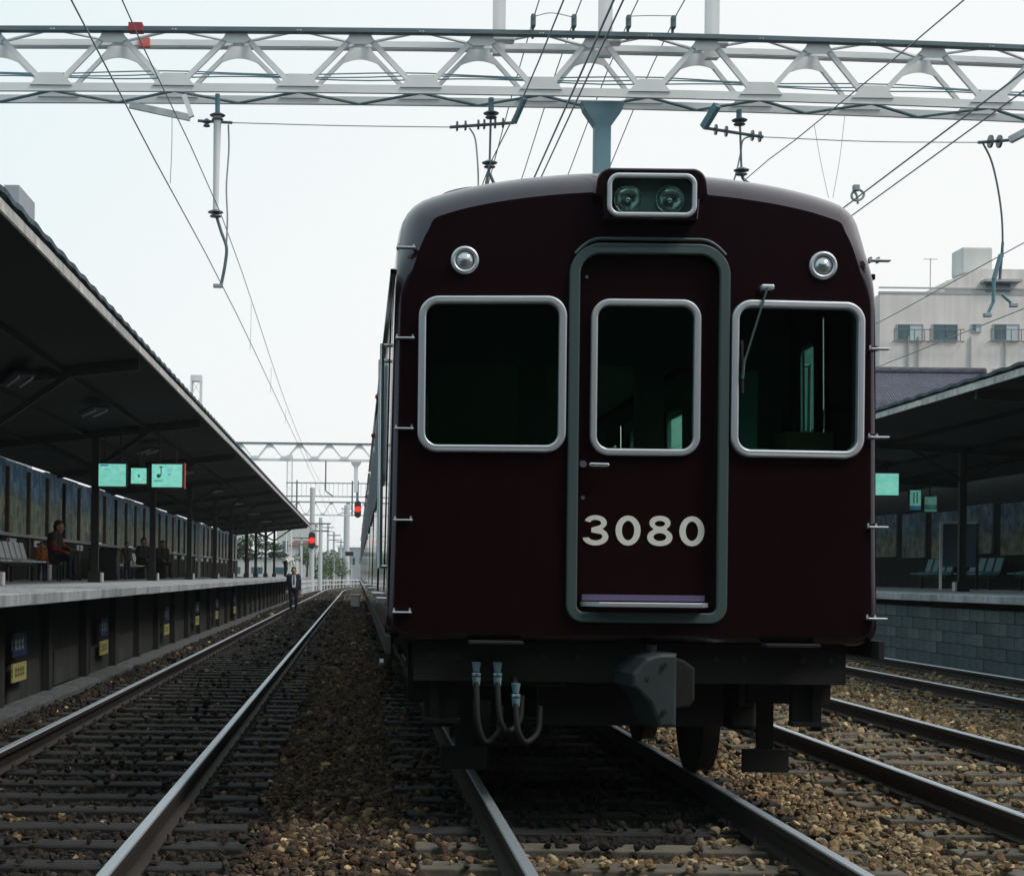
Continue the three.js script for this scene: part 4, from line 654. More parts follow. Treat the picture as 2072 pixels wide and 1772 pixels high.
  mesh('cab_pillar', box(0.11, 1.2, 0.1, 0.85, 2.0, -0.95), M.pole, t); mesh('cab_post', rod(V(0.66, 1.2, -1.1), V(0.66, 2.5, -1.1), 0.018), M.interiorWood, t); mesh('cab_cabinet', box(0.28, 0.7, 0.3, 1.15, 1.85, -0.75), M.interiorWood, t); mesh('sun_blind', box(0.05, 0.6, 0.3, -1.2, 2.05, -0.5), M.interiorWood, t);
  for (const [z, x] of [[-2.6, -1.05], [-2.6, 1.05], [-6.9, -1.05], [-6.9, 1.05], [-12, -1.05], [-12, 1.05]]) mesh('bench_seat', merge([rbox(0.5, 0.16, 2.4, 0.04, x, 1.5, z - 0.6), rbox(0.12, 0.5, 2.4, 0.04, x * 1.2, 1.75, z - 0.6)]), mat([0.04, 0.09, 0.05], 0.9), t);
  // below the floor
  mesh('buffer_beam', merge([box(2.5, 0.24, 0.08, 0, 0.82, -0.2), box(1.1, 0.34, 0.1, 0.05, 0.6, -0.45)]), M.under, t);
  for (const u of [-1.15, -1.0, -0.5, -0.3, 0.5, 0.66, 1.0, 1.16]) mesh('beam_bolt', cyl(0.018, 0.018, 0.02, 6).rotateX(Math.PI / 2).translate(u, 0.84, -0.152), M.wheel, t);
  for (const [u0, u1, v, z] of [[-1.2, -0.2, 0.74, -0.3], [-1.1, -0.35, 0.68, -0.36], [0.4, 1.2, 0.72, -0.32]]) mesh('brake_pipe', rod(V(u0, v, z), V(u1, v, z), 0.02, 8), M.wheel, t);
  for (const u of [-0.79, 0.895]) mesh('ledge_plate', rbox(0.31, 0.02, 0.12, 0.006, u, 0.93, 0.0 + bowZ(u)), M.under, t);
  { const c = mesh('coupler', extrude(poly([[-0.1, 0.77], [-0.02, 0.86], [0.06, 0.885], [0.165, 0.885], [0.165, 0.47], [0.06, 0.47], [0.01, 0.6], [-0.05, 0.66], [-0.1, 0.7]]), 0.34, 0.02, 2).rotateY(0.16).translate(0, 0, -0.2), M.coupler, t); mesh('coupler_pocket', extrude(poly([[0.18, 0.87], [0.27, 0.845], [0.33, 0.8], [0.33, 0.62], [0.3, 0.58], [0.18, 0.56]]), 0.26, 0.015, 2).translate(0, 0, -0.2), M.under, c); mesh('coupler_pin', cyl(0.03, 0.03, 0.05, 10).translate(0.1, 0.9, -0.02), M.under, c); mesh('face_bolt', merge([[0.12, 0.82], [0.12, 0.56], [0.02, 0.74]].map(([x, y]) => cyl(0.014, 0.014, 0.012, 6).rotateX(Math.PI / 2).translate(x + 0.024, y, 0.155))), M.under, c); mesh('draw_bar', box(0.22, 0.2, 1.0, 0.12, 0.72, -0.75), M.under, c); }
  for (const [u, v, l] of [[-0.895, 0.78, 0.42], [-0.774, 0.78, 0.36], [-0.668, 0.66, 0.3]]) { const h = mesh('air_hose', tube([V(u, v + 0.06, -0.16), V(u, v, -0.07), V(u, v - 0.12, -0.03), V(u + 0.015, v - l * 0.8, -0.02), V(u + 0.06, v - l, -0.06), V(u + 0.13, v - l + 0.05, -0.1), V(u + 0.15, v - l + 0.2, -0.14)], 0.017, 36, 8), M.hose, t); mesh('angle_cock', merge([cyl(0.016, 0.028, 0.07, 10).translate(u, v + 0.0, -0.06), cyl(0.02, 0.026, 0.05, 10).translate(u, v - 0.075, -0.045), rbox(0.05, 0.02, 0.03, 0.006, u, v - 0.035, -0.05)]), M.cock, h); }
  for (const s of [-1, 1]) { mesh('rail_guard', merge([box(0.1, 0.5, 0.03, s * 0.92, 0.4, -0.7), box(0.28, 0.14, 0.036, s * 0.92, 0.2, -0.683), box(0.5, 0.34, 0.05, s * 1.02, 0.73, -0.55)]), M.under, t); mesh('step_iron', merge([box(0.13, 0.42, 0.08, s * 1.05, 0.66, -0.35), box(0.05, 0.36, 0.05, s * 1.12, 0.6, -0.3), box(0.22, 0.025, 0.12, s * 1.08, 0.46, -0.3)]), M.under, t); }
  const cap = mesh('axle_cap', cyl(0.06, 0.06, 0.03, 16).rotateZ(Math.PI / 2).scale(1, 0.45, 1.6), M.white, t); { const p = at(772, 1339, 13.3); cap.position.set(p.x - TX, p.y, p.z + TD); }
}
{
  const c2 = thing('railcar', 'second maroon railcar, coupled behind the lead car', 'train car', [TX, 0, -TD - 19.1], 'cars of the maroon train'); carBody(c2, 0, -18.7, false);
  dup(c2, 'third maroon railcar along the receding train side', [TX, 0, -TD - 38.2]); dup(c2, 'rear maroon railcar, farthest and haziest of the train', [TX, 0, -TD - 57.3]);
}

// ------------------------------------------------------------------ people
function field(bones, cell, k) {                                           // smooth union of tapered capsules, meshed
  const lo = V(1e9, 1e9, 1e9), hi = V(-1e9, -1e9, -1e9); for (const b of bones) for (const [p, r] of [[b.a, b.ra], [b.b, b.rb]]) { lo.min(V(p.x - r, p.y - r, p.z - r)); hi.max(V(p.x + r, p.y + r, p.z + r)); }
  const c = lo.clone().add(hi).multiplyScalar(0.5), h = Math.max(hi.x - lo.x, hi.y - lo.y, hi.z - lo.z) / 2 + cell * 4, n = Math.min(110, Math.ceil(2 * h / cell) + 2);
  const mc = new MarchingCubes(n, M.white, false, false, 60000); mc.isolation = 0; const f = mc.field, hs = n / 2, q = V();
  const cap = (b, p) => { const bx = b.b.x - b.a.x, by = b.b.y - b.a.y, bz = b.b.z - b.a.z, px = p.x - b.a.x, py = p.y - b.a.y, pz = p.z - b.a.z, L = bx * bx + by * by + bz * bz; let t = L > 1e-9 ? (px * bx + py * by + pz * bz) / L : 0; t = Math.min(1, Math.max(0, t)); return Math.hypot(px - bx * t, py - by * t, pz - bz * t) - (b.ra + (b.rb - b.ra) * t); };
  for (let z = 0; z < n; z++) for (let y = 0; y < n; y++) for (let x = 0; x < n; x++) {
    q.set(c.x + (x - hs) / hs * h, c.y + (y - hs) / hs * h, c.z + (z - hs) / hs * h); let d = 1e9; for (const b of bones) { const e = cap(b, q); if (e > d + k) continue; if (d > e + k) { d = e; continue; } const t = Math.max(0, k - Math.abs(d - e)) / k; d = Math.min(d, e) - t * t * k * 0.25; }
    f[x + y * n + z * n * n] = -d;
  }
  mc.update(); const P = mc.positionArray, N = mc.count, pos = new Float32Array(N * 3), col = new Float32Array(N * 3);
  for (let i = 0; i < N; i++) { q.set(P[i * 3] * h + c.x, P[i * 3 + 1] * h + c.y, P[i * 3 + 2] * h + c.z); pos.set([q.x, q.y, q.z], i * 3); let best = 1e9, w = null; for (const b of bones) { const e = cap(b, q); if (e < best) { best = e; w = b; } } col.set(w.c, i * 3); }
  const g = new THREE.BufferGeometry(); g.setAttribute('position', new THREE.BufferAttribute(pos, 3)); g.setAttribute('color', new THREE.BufferAttribute(col, 3));
  g.computeVertexNormals(); const nrm = new Float32Array(mc.normalArray.slice(0, N * 3)); void nrm; return g;
}
const bodyMat = new THREE.MeshStandardMaterial({ vertexColors: true, roughness: 0.85 });
const skin = [0.36, 0.2, 0.13];
function person(label, pos, turn, J, col, size = 1, opts = {}) {
  const t = thing('person', label, 'person', pos); t.rotation.y = turn; t.scale.setScalar(size);
  const v = (n) => V(...J[n]), B = [], b = (a, c, ra, rb, cl) => B.push({ a: typeof a === 'string' ? v(a) : a, b: typeof c === 'string' ? v(c) : c, ra, rb, c: cl });
  for (const s of ['L', 'R']) {
    b('hip' + s, 'sh' + s, 0.115, 0.105, col.top); b('hip' + s, 'knee' + s, 0.092, 0.066, col.legs); b('knee' + s, 'ank' + s, 0.064, 0.046, col.legs); b('ank' + s, 'toe' + s, 0.046, 0.036, col.shoes || [0.015, 0.014, 0.013]);
    b('sh' + s, 'el' + s, 0.064, 0.052, col.sleeve || col.top); b('el' + s, 'wr' + s, 0.05, 0.036, col.fore || col.sleeve || col.top);
  }
  b('hipL', 'hipR', 0.12, 0.12, col.legs); b('pelvis', 'chest', 0.13, 0.15, col.top); b('chest', 'neck', 0.1, 0.06, col.top); b('neck', 'head', 0.055, 0.06, skin);
  const H = v('head'), F = v('face').sub(H).normalize(), U = V(0, 1, 0), S = F.clone().cross(U).normalize(), hp = (f, u, s) => H.clone().addScaledVector(F, f).addScaledVector(U, u).addScaledVector(S, s);
  const head = [[hp(0, 0.03, 0), hp(0.01, -0.03, 0), 0.095, 0.085], [hp(0.03, -0.05, 0), hp(0.045, -0.085, 0), 0.06, 0.045], [hp(0.09, 0.0, 0), hp(0.118, -0.028, 0), 0.014, 0.018], [hp(-0.005, 0.005, 0.092), hp(-0.012, -0.03, 0.094), 0.02, 0.014], [hp(-0.005, 0.005, -0.092), hp(-0.012, -0.03, -0.094), 0.02, 0.014], [hp(0.088, -0.062, 0.02), hp(0.088, -0.062, -0.02), 0.012, 0.012]].map(([a, c, ra, rb], i) => ({ a, b: c, ra, rb, c: i === 5 ? [0.25, 0.08, 0.06] : skin }));
  const hands = ['L', 'R'].map((s) => { const w = v('wr' + s), d = w.clone().sub(v('el' + s)).normalize(), side = (s === 'L' ? 1 : -1), ref = Math.abs(d.y) > 0.9 ? V(0, 0, 1) : V(0, 1, 0), across = d.clone().cross(ref).normalize().multiplyScalar(side), nrm = across.clone().cross(d).normalize(), o = [], P = (f, a, n) => w.clone().addScaledVector(d, f).addScaledVector(across, a).addScaledVector(nrm, n);
    for (const a of [-0.026, -0.008, 0.01, 0.026]) o.push([P(0.0, a * 0.7, 0), P(0.085, a, 0), 0.019, 0.014]);
    [[-0.03, 0.06], [-0.011, 0.074], [0.01, 0.078], [0.03, 0.07]].forEach(([a, L]) => { o.push([P(0.085, a, 0), P(0.085 + L * 0.55, a * 1.15, -0.012), 0.0105, 0.0095]); o.push([P(0.085 + L * 0.55, a * 1.15, -0.012), P(0.085 + L, a * 1.15, -0.038), 0.0095, 0.008]); });
    o.push([P(0.025, 0.03, 0), P(0.06, 0.056, -0.012), 0.014, 0.0115], [P(0.06, 0.056, -0.012), P(0.092, 0.058, -0.026), 0.0115, 0.009]); return o.map(([a, c, ra, rb]) => ({ a, b: c, ra, rb, c: skin })); });
  mesh('body', mergeGeometries([field(B, 0.02, 0.05), field(head, 0.008, 0.02), ...hands.map((h) => field(h, 0.006, 0.008))]), bodyMat, t);
  const hair = field([{ a: hp(-0.02, 0.06, 0), b: hp(-0.035, 0.02, 0), ra: 0.1, rb: 0.095, c: [0, 0, 0] }, { a: hp(-0.05, -0.02, 0), b: hp(-0.055, opts.longHair ? -0.12 : -0.05, 0), ra: 0.08, rb: opts.longHair ? 0.06 : 0.06, c: [0, 0, 0] }], 0.01, 0.03); mesh(opts.cap ? 'cap' : 'hair', hair, opts.cap || M.skinHair, t);
  mesh('eyes', merge([0.034, -0.034].map((s) => { const p = hp(0.082, 0.005, s); return new THREE.SphereGeometry(0.011, 8, 6).translate(p.x, p.y, p.z); })), M.skinHair, t);
  return t;
}
const stand = (o = {}) => ({ hipL: [-0.085, 0.93, 0], hipR: [0.085, 0.93, 0], kneeL: [-0.1, 0.5, 0.03], kneeR: [0.1, 0.5, 0.06], ankL: [-0.1, 0.08, -0.04], ankR: [0.1, 0.1, 0.02], toeL: [-0.12, 0.04, 0.1], toeR: [0.12, 0.05, 0.16], shL: [-0.17, 1.4, 0], shR: [0.17, 1.4, 0], elL: [-0.24, 1.12, -0.04], elR: [0.24, 1.12, 0.02], wrL: [-0.25, 0.88, 0.06], wrR: [0.26, 0.88, 0.12], pelvis: [0, 0.95, 0], chest: [0, 1.32, 0.01], neck: [0, 1.49, 0], head: [0, 1.61, 0.02], face: [0, 1.61, 1], ...o });
const sit = (o = {}) => ({ hipL: [-0.09, 0.52, 0], hipR: [0.09, 0.52, 0], kneeL: [-0.11, 0.53, 0.43], kneeR: [0.11, 0.53, 0.43], ankL: [-0.11, 0.1, 0.42], ankR: [0.11, 0.1, 0.46], toeL: [-0.12, 0.05, 0.56], toeR: [0.12, 0.05, 0.6], shL: [-0.17, 0.98, 0.04], shR: [0.17, 0.98, 0.04], elL: [-0.23, 0.72, 0.1], elR: [0.23, 0.72, 0.1], wrL: [-0.12, 0.64, 0.33], wrR: [0.12, 0.64, 0.33], pelvis: [0, 0.55, 0], chest: [0, 0.92, 0.02], neck: [0, 1.07, 0.06], head: [0, 1.2, 0.1], face: [0, 1.15, 1], ...o });
{
  const p = person('person in a navy suit with white shirt and dark tie walking beside the left rail', [-2.42, GY + 0.06, -62.5], 0.1, stand(), { top: [0.012, 0.02, 0.05], legs: [0.01, 0.014, 0.026] });
  mesh('shirt', extrude(poly([[-0.055, 1.46], [0.055, 1.46], [0.085, 1.3], [0.06, 0.98], [-0.06, 0.98], [-0.085, 1.3]]), 0.02, 0.006).translate(0, 0, 0.15), mat([0.7, 0.72, 0.75], 0.8), p); mesh('tie', extrude(poly([[-0.018, 1.45], [0.018, 1.45], [0.03, 1.12], [0, 1.06], [-0.03, 1.12]]), 0.01).translate(0, 0, 0.18), mat([0.01, 0.012, 0.03], 0.7), p);
}
person('seated person in dark coat with red sleeve on the left platform', [-6.9, PY, -37], 1.35, sit({ head: [0, 1.2, 0.14], elR: [0.24, 0.74, 0.16], wrR: [0.1, 0.7, 0.36] }), { top: [0.02, 0.016, 0.01], sleeve: [0.22, 0.015, 0.01], legs: [0.008, 0.011, 0.024] }, 1.02, { longHair: true });
{ const b = thing('stool', 'small dark stool under the person with the red sleeve', 'stool', [-6.92, PY, -37]); mesh('seat', rbox(0.42, 0.05, 0.42, 0.02, 0, 0.4, 0), M.canopyPost, b); for (const [x, z] of [[-0.16, -0.16], [0.16, -0.16], [0.16, 0.16], [-0.16, 0.16]]) mesh('leg', box(0.04, 0.38, 0.04, x, 0.19, z), M.canopyPost, b); }
person('small child in orange top standing by the white seats', [-7.05, PY, -36.4], 0.5, stand(), { top: [0.33, 0.1, 0.01], legs: [0.012, 0.02, 0.05] }, 0.5);
person('seated person in dark jacket near the second platform post', [-7.0, PY, -53], 0.9, sit(), { top: [0.012, 0.013, 0.014], legs: [0.014, 0.014, 0.018] });
person('seated person in brown coat farther along the left platform', [-6.9, PY, -57.5], 0.6, sit(), { top: [0.022, 0.016, 0.011], legs: [0.012, 0.012, 0.014] });
for (const [d, w] of [[53, 'near'], [57.5, 'far']]) { const b = thing('stool', `${w} dark bench block under a seated person in dark clothes`, 'stool', [d === 53 ? -7.03 : -6.92, PY, -d]); mesh('seat', rbox(0.44, 0.06, 0.44, 0.02, 0, 0.39, 0), M.canopyPost, b); mesh('base', box(0.3, 0.36, 0.3, 0, 0.18, 0), M.canopyPost, b); }
person('person with dark hair and yellow bag strap before the clock sign seats', [-6.7, PY, -47.4], 0.8, stand(), { top: [0.02, 0.022, 0.02], legs: [0.015, 0.025, 0.06], sleeve: [0.25, 0.16, 0.03] }, 0.62);
person('person in white bending over at the far platform end', [-4.3, PY, -98], 2.2, stand({ shL: [-0.17, 1.12, 0.4], shR: [0.17, 1.12, 0.4], chest: [0, 1.1, 0.3], neck: [0, 1.14, 0.48], head: [0, 1.12, 0.6], face: [0, 0.9, 1], elL: [-0.2, 0.85, 0.45], elR: [0.2, 0.85, 0.45], wrL: [-0.15, 0.65, 0.55], wrR: [0.15, 0.65, 0.55] }), { top: [0.7, 0.7, 0.68], legs: [0.02, 0.02, 0.022] });
{ const k = thing('kiosk_cabinet', 'dark upright cabinet beside the white seats on the left platform', 'cabinet', [-6.75, PY, -43.6]); mesh('cabinet_body', rbox(0.75, 0.78, 0.5, 0.02, 0, 0.41, 0), M.canopyPost, k); mesh('cabinet_top', rbox(0.8, 0.05, 0.55, 0.01, 0, 0.825, 0), M.wallDark, k); mesh('foot', box(0.7, 0.04, 0.45, 0, 0.015, 0), M.under, k); mesh('edge_strip', box(0.03, 0.5, 0.02, 0.36, 0.4, 0.26), M.rust, k); }
{ const k = thing('litter_bin', 'pale narrow upright bin behind the person with the red sleeve', 'bin', [-7.4, PY, -38.6]); mesh('bin_body', rbox(0.3, 0.82, 0.3, 0.03, 0, 0.41, 0), M.paleWall, k); mesh('bin_lid', rbox(0.33, 0.06, 0.33, 0.02, 0, 0.85, 0), M.steelDark, k); }

// ------------------------------------------------------------------ trackside box, boards and far poles
{ const b = thing('trackside_box', 'small grey trackside box standing between track and train', 'box', [-0.05, GY, -61]); mesh('case', rbox(0.34, 0.42, 0.3, 0.04, 0, 0.55, 0), M.paleWall, b); mesh('lid', rbox(0.4, 0.07, 0.36, 0.03, 0, 0.79, 0), M.steel, b); mesh('stake', box(0.12, 0.4, 0.12, 0, 0.18, 0), M.steelDark, b); }
{ const c = at(707, 1120, 190), t = thing('indicator_board', 'dark rectangular indicator board on a thin post far down the line', 'sign', [c.x, GY, c.z]); const y = c.y - GY; mesh('board', rbox(0.95, 0.5, 0.1, 0.03, 0, y, 0), M.under, t); mesh('small_board', rbox(0.24, 0.24, 0.08, 0.02, 0.5, y - 0.75, 0), M.under, t); mesh('small_board', rbox(0.24, 0.24, 0.08, 0.02, 0.5, y - 1.15, 0), M.under, t); mesh('post', box(0.1, y, 0.1, 0.3, y / 2, -0.1), M.concretePole, t); }
const poleSpec = [[649, 1047, 135, 0.16, 'dark slim utility pole right of the pole signal'], [702, 1022, 235, 0.42, 'thick pale mast beside the indicator board'], [676, 1075, 210, 0.14, 'thin hazy pole left of the indicator board'], [664, 1060, 240, 0.16, 'distant thin pole between the two nearer masts'], [610, 1078, 160, 0.12, 'thin pole just beyond the canopy tip'], [690, 1090, 260, 0.14, 'farthest hazy pole near the vanishing rails']];
for (const [px, py, D, r, label] of poleSpec) { const c = at(px, py, D), t = thing('utility_pole', label, 'pole', [c.x, GY, c.z], 'poles beyond the station'), h = c.y - GY; mesh('shaft', cyl(r * 1.2, r, h, 10).translate(0, h / 2, 0), M.concretePole, t); mesh('cross_arm', box(1.7, 0.12, 0.12, 0, h - 0.5, 0.1), M.steelDark, t); mesh('cross_arm', box(1.4, 0.1, 0.1, 0, h - 1.1, 0.1), M.steelDark, t); }

// ------------------------------------------------------------------ trees
function tree(name, label, [x, y, z], h, crown, n, leaf, ls) {
  const t = thing(name, label, 'tree', [x, y, z], 'trees beyond the platform'); const tr = [rod(V(0, 0, 0), V(0.1, h * 0.55, 0), 0.035 * h, 8, 0.02 * h)];
  for (let k = 0; k < 6; k++) { const a = k * 1.7, q = crown[k % crown.length]; tr.push(rod(V(0.05, h * (0.35 + 0.06 * k), 0), V(q[0] * 0.7 + Math.cos(a) * 0.1, q[1], q[2] * 0.7), 0.016 * h, 6, 0.006 * h)); } mesh('trunk', merge(tr), M.bark, t);
  const P = [], q = V(), e1 = V(), e2 = V(); for (let i = 0; i < n; i++) { const c = crown[Math.floor(rnd() * crown.length)]; do q.set(rr(-1, 1), rr(-1, 1), rr(-1, 1)); while (q.lengthSq() > 1 || q.lengthSq() < 0.12 * rnd()); q.set(c[0] + q.x * c[3], c[1] + q.y * c[4], c[2] + q.z * c[3]); e1.set(rr(-1, 1), rr(-0.6, 0.6), rr(-1, 1)).normalize(); e2.set(rr(-1, 1), rr(-1, 1), rr(-1, 1)).cross(e1).normalize(); const s = ls * rr(0.6, 1.3); const A = q.clone().addScaledVector(e1, -s), Bq = q.clone().addScaledVector(e2, s * 0.5), C = q.clone().addScaledVector(e1, s), D = q.clone().addScaledVector(e2, -s * 0.5); for (const v of [A, Bq, C, A, C, D]) P.push(v.x, v.y, v.z); }
  const g = new THREE.BufferGeometry(); g.setAttribute('position', new THREE.Float32BufferAttribute(P, 3)); g.computeVertexNormals(); mesh('crown', g, leaf, t); return t;
}
const leafDark = leafMat(0.03, 0.075, 0.035), leafMid = leafMat(0.06, 0.12, 0.035), leafPale = leafMat(0.09, 0.15, 0.06);
tree('pine_tree', 'dark green pine spreading behind the far canopy posts', [-9.6, GY, -142], 5.4, [[-0.9, 3.8, 0, 1.2, 0.6], [0.6, 4.4, 0.3, 1.4, 0.55], [1.9, 3.9, 0, 1.3, 0.4], [0.1, 3.2, 0, 1.6, 0.5], [2.6, 3.2, 0.2, 1.0, 0.3], [-1.6, 3.0, 0, 0.9, 0.4]], 2600, leafDark, 0.14);
tree('street_tree', 'pale green young tree left of the pole signal foot', [-5.1, GY, -165], 4.6, [[0, 3.9, 0, 0.9, 0.6], [0.3, 3.1, 0, 1.1, 0.6], [-0.5, 3.2, 0, 0.8, 0.5]], 900, leafPale, 0.13);
tree('street_tree', 'bright green shrub tree below the pole signal', [-3.9, GY, -170], 3.4, [[0, 2.4, 0, 1.1, 0.9], [0.4, 1.5, 0, 1.2, 0.8]], 1000, leafMid, 0.13);
tree('street_tree', 'hazy green tree right of the dark utility pole', [-3.2, GY, -200], 5.0, [[0, 3.6, 0, 1.2, 1.0], [0.5, 2.4, 0, 1.3, 0.9], [-0.6, 2.2, 0, 1.0, 0.8]], 1000, leafPale, 0.15);
tree('street_tree', 'small faint tree nearest the vanishing rails', [-2.2, GY, -235], 4.2, [[0, 3.0, 0, 1.2, 0.9], [0.2, 1.9, 0, 1.3, 0.8]], 800, leafPale, 0.16);

// ------------------------------------------------------------------ buildings
function windows(t, list, z, frameMat = M.trim) {
  for (const [x0, x1, y0, y1, kind] of list) { const w = mesh('window', merge([box(x1 - x0 + 0.1, 0.06, 0.1, (x0 + x1) / 2, y1 + 0.03, z), box(x1 - x0 + 0.1, 0.06, 0.14, (x0 + x1) / 2, y0 - 0.03, z), box(0.06, y1 - y0, 0.1, x0 - 0.02, (y0 + y1) / 2, z), box(0.06, y1 - y0, 0.1, x1 + 0.02, (y0 + y1) / 2, z)]), frameMat, t); const m = (x0 + x1) / 2; mesh('pane', box(m - x0 - 0.02, y1 - y0, 0.04, (x0 + m) / 2, (y0 + y1) / 2, z - 0.01), M.winDark, w); mesh('pane', box(x1 - m - 0.02, y1 - y0, 0.04, (x1 + m) / 2, (y0 + y1) / 2, z - 0.01), kind ? M.winBlind : M.winDark, w);
    if (kind !== 2) { const g = [box(x1 - x0 + 0.7, 0.06, 0.06, m, y0 - 0.12, z + 0.4), box(x1 - x0 + 0.7, 0.05, 0.05, m, y1 - 0.35, z + 0.4)]; for (let x = x0 - 0.32; x <= x1 + 0.33; x += 0.65) g.push(box(0.04, y1 - y0 - 0.2, 0.04, x, (y0 + y1) / 2 - 0.24, z + 0.4)); for (const x of [x0 - 0.32, x1 + 0.32]) g.push(box(0.04, 0.05, 0.4, x, y0 - 0.12, z + 0.2)); mesh('balcony_rail', merge(g), M.rust, w); } }
}
{
  const D = 105, s = D / FPX, o = at(1782, 594, D); const t = thing('apartment_building', 'beige concrete apartment building with rooftop tank at the right', 'building', [o.x, GY, -D]);
  const H = o.y - GY, X = (px) => (px - 1782) * s, Y = (py, px) => at(px, py, D).y - GY, W = 26;
  mesh('wall', uvm(box(W, H, 12, W / 2, H / 2, -6)), M.beige, t); mesh('side_bay', uvm(box(2.2, H - 0.1, 10, -1.1, (H - 0.1) / 2, -6.2)), M.beigeSide, t); mesh('parapet', merge([box(W + 0.1, 0.16, 0.3, W / 2, H + 0.08, -0.12), box(W, 0.1, 0.1, W / 2, H + 0.45, -0.3)]), M.trim, t);
  const x0 = X(1917), yT = Y(541, 1960); mesh('stair_house', uvm(extrude(poly([[x0, H], [x0, Y(568, 1917)], [x0 + 2.1, yT], [x0 + 14, yT], [x0 + 14, H]]), 5).translate(0, 0, -5.4)), M.beige, t);
  mesh('water_tank', rbox(2.0, 1.75, 2, 0.12, X(2002), yT + 0.87, -3), M.paleWall, t); mesh('tank_frame', merge([box(0.06, 1.4, 0.06, X(2033), yT + 0.7, -2.4), box(1.2, 0.05, 0.05, X(2033) - 0.6, yT + 1.35, -2.4)]), M.trim, t);
  const wx = X(2000), wy = Y(594, 2020); mesh('canopy_slab', box(2.4, 0.16, 0.9, X(2027), Y(569, 2027), -0.0), M.trim, t); mesh('hut_opening', box(1.55, 0.95, 0.06, X(2025), Y(583, 2025), -0.37), M.winDark, t); void wx; void wy;
  const rows = []; for (const dy of [0, 91, 182, 273]) for (const [a, b, k] of [[1817, 1868, 1], [1889, 1938, 0], [2012, 2063, 1], [2090, 2140, 0]]) rows.push([X(a), X(b), Y(688 + dy, a), Y(657 + dy, a), k]); for (const dy of [0, 91]) rows.push([X(1968), X(1985), Y(670 + dy, 1975), Y(657 + dy, 1975), 2]); windows(t, rows, 0.03);
  for (const px of [1839, 1859, 1965, 2035]) mesh('rain_pipe', box(0.09, px > 2000 ? 3 : 5, 0.09, X(px), Y(px > 2000 ? 740 : 760, px), 0.1), M.trim, t);
  for (const [px, h] of [[1905, 2.7], [2004 - 98, 0.4], [1994 - 42, 1.3]]) mesh('aerial', merge([box(0.05, h, 0.05, X(px), H + h / 2, -2), box(0.9, 0.04, 0.04, X(px), H + h - 0.05, -2)]), M.trim, t);
}
{
  const D = 62, a = at(1700, 752, D), b = at(1990, 760, D), t = thing('tiled_house', 'house with purple grey tiled roof below the apartment building', 'house', [a.x, GY, -D]); const W = b.x - a.x, H = a.y - GY;
  const roof = mesh('roof', (() => { const n = 60, g = []; for (const [y0, z0, y1, z1] of [[H, 0, H - 2.4, 4.2], [H, 0, H - 2.4, -4.2]]) { const sh = []; for (let i = 0; i <= n * 6; i++) sh.push([W * i / (n * 6), 0.045 * Math.abs(Math.sin(i / 6 * Math.PI))]); const e = extrude(poly([[0, -0.08], ...sh, [W, -0.08]].slice(0)), Math.hypot(y1 - y0, z1 - z0)); const ang = Math.atan2(y0 - y1, Math.abs(z1 - z0)); if (z1 > 0) e.rotateX(ang); else { e.translate(0, 0, 0); e.rotateX(ang); e.scale(1, 1, -1); } e.translate(0, y0, 0); g.push(uvm(e)); } return merge(g); })(), M.tile, t);
  mesh('ridge_tiles', rbox(W + 0.2, 0.24, 0.4, 0.1, W / 2, H + 0.08, 0), M.tile, roof); mesh('wall', box(W - 0.6, H - 2.2, 7, W / 2, (H - 2.2) / 2, 0), M.paleWall, t);
}
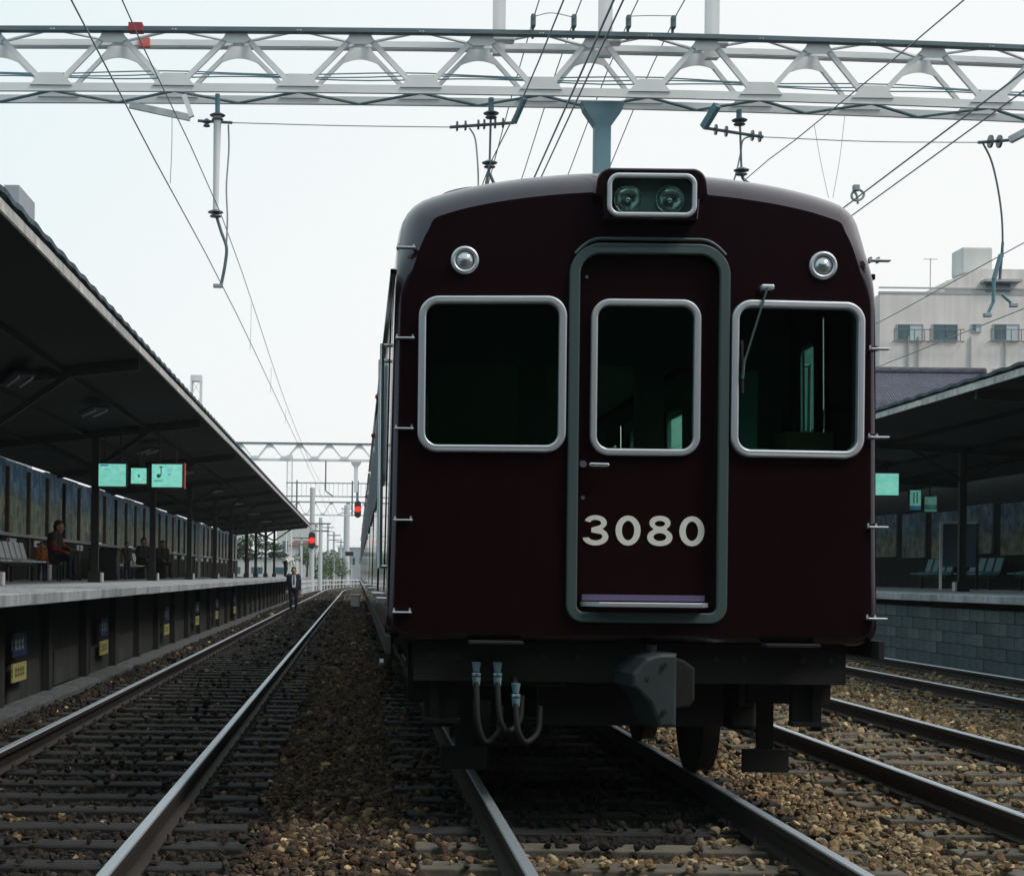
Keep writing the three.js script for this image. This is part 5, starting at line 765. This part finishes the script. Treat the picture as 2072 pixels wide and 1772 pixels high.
{ const c = at(38, 374, 60), t = thing('stair_tower', 'grey concrete tower showing above the left canopy roof', 'building', [c.x, GY, -60]), H = c.y - GY; mesh('tower_wall', uvm(box(0.55, H, 2.95, -0.275, H / 2, -1.475)), M.greyWall, t); mesh('parapet', uvm(box(4, H - 0.05, 2.6, -2.56, (H - 0.05) / 2, -2.6)), M.paleWall, t); }
const low = (label, px0, px1, py, D, depth, wall, roofM, roofH, group) => { const a = at(px0, py, D), b = at(px1, py, D), t = thing('low_building', label, 'building', [a.x, GY, -D], group), W = b.x - a.x, H = a.y - GY; mesh('wall', uvm(box(W, H, depth, W / 2, H / 2, -depth / 2)), wall, t); if (roofH) mesh('roof', extrude(poly([[-0.3, H], [W + 0.3, H], [W * 0.8, H + roofH], [W * 0.2, H + roofH]]), depth + 0.6).translate(0, 0, -depth - 0.3), roofM, t); else mesh('roof', box(W + 0.3, 0.2, depth + 0.3, W / 2, H + 0.1, -depth / 2), roofM, t);
  for (let k = 0; k < 3; k++) mesh('window', box(W * 0.14, H * 0.2, 0.06, W * (0.22 + 0.28 * k), H * 0.62, 0.02), M.winDark, t); return t; };
low('pale boundary wall building behind the far canopy posts', 440, 600, 1128, 155, 6, M.paleWall, M.trim, 0);
low('white block seen through the far canopy posts', 452, 500, 1068, 190, 8, M.paleWall, M.trim, 0);
low('low house with dull red roof left of the pole signal', 586, 640, 1104, 220, 8, M.paleWall, M.redRoof, 0.75);
low('hazy pale block behind the signal bridge', 560, 640, 1062, 330, 10, M.paleWall, M.trim, 0);
low('distant grey block right of the pole signal', 640, 690, 1118, 360, 10, M.greyWall, M.trim, 0);
low('far hazy building behind the indicator board', 684, 745, 1108, 420, 12, M.greyWall, M.trim, 0);
{ const t = thing('line_fence', 'low pale fence along the line past the platform end', 'fence', [0, GY, 0]); for (let d = 116; d < 200; d += 3) { const x = -4.2 + (d > 128 ? (d - 128) ** 2 / 840 : 0); mesh('fence_post', box(0.12, 1.1, 0.12, x, 0.55, -d), M.paleWall, t); } const pts = []; for (let d = 116; d < 200; d += 6) pts.push(V(-4.2 + (d > 128 ? (d - 128) ** 2 / 840 : 0), 0.9, -d)); mesh('rail', tube(pts, 0.05, 40, 5), M.paleWall, t); mesh('rail', tube(pts.map((p) => p.clone().setY(0.5)), 0.05, 40, 5), M.paleWall, t); }

renderer.render(scene, camera);
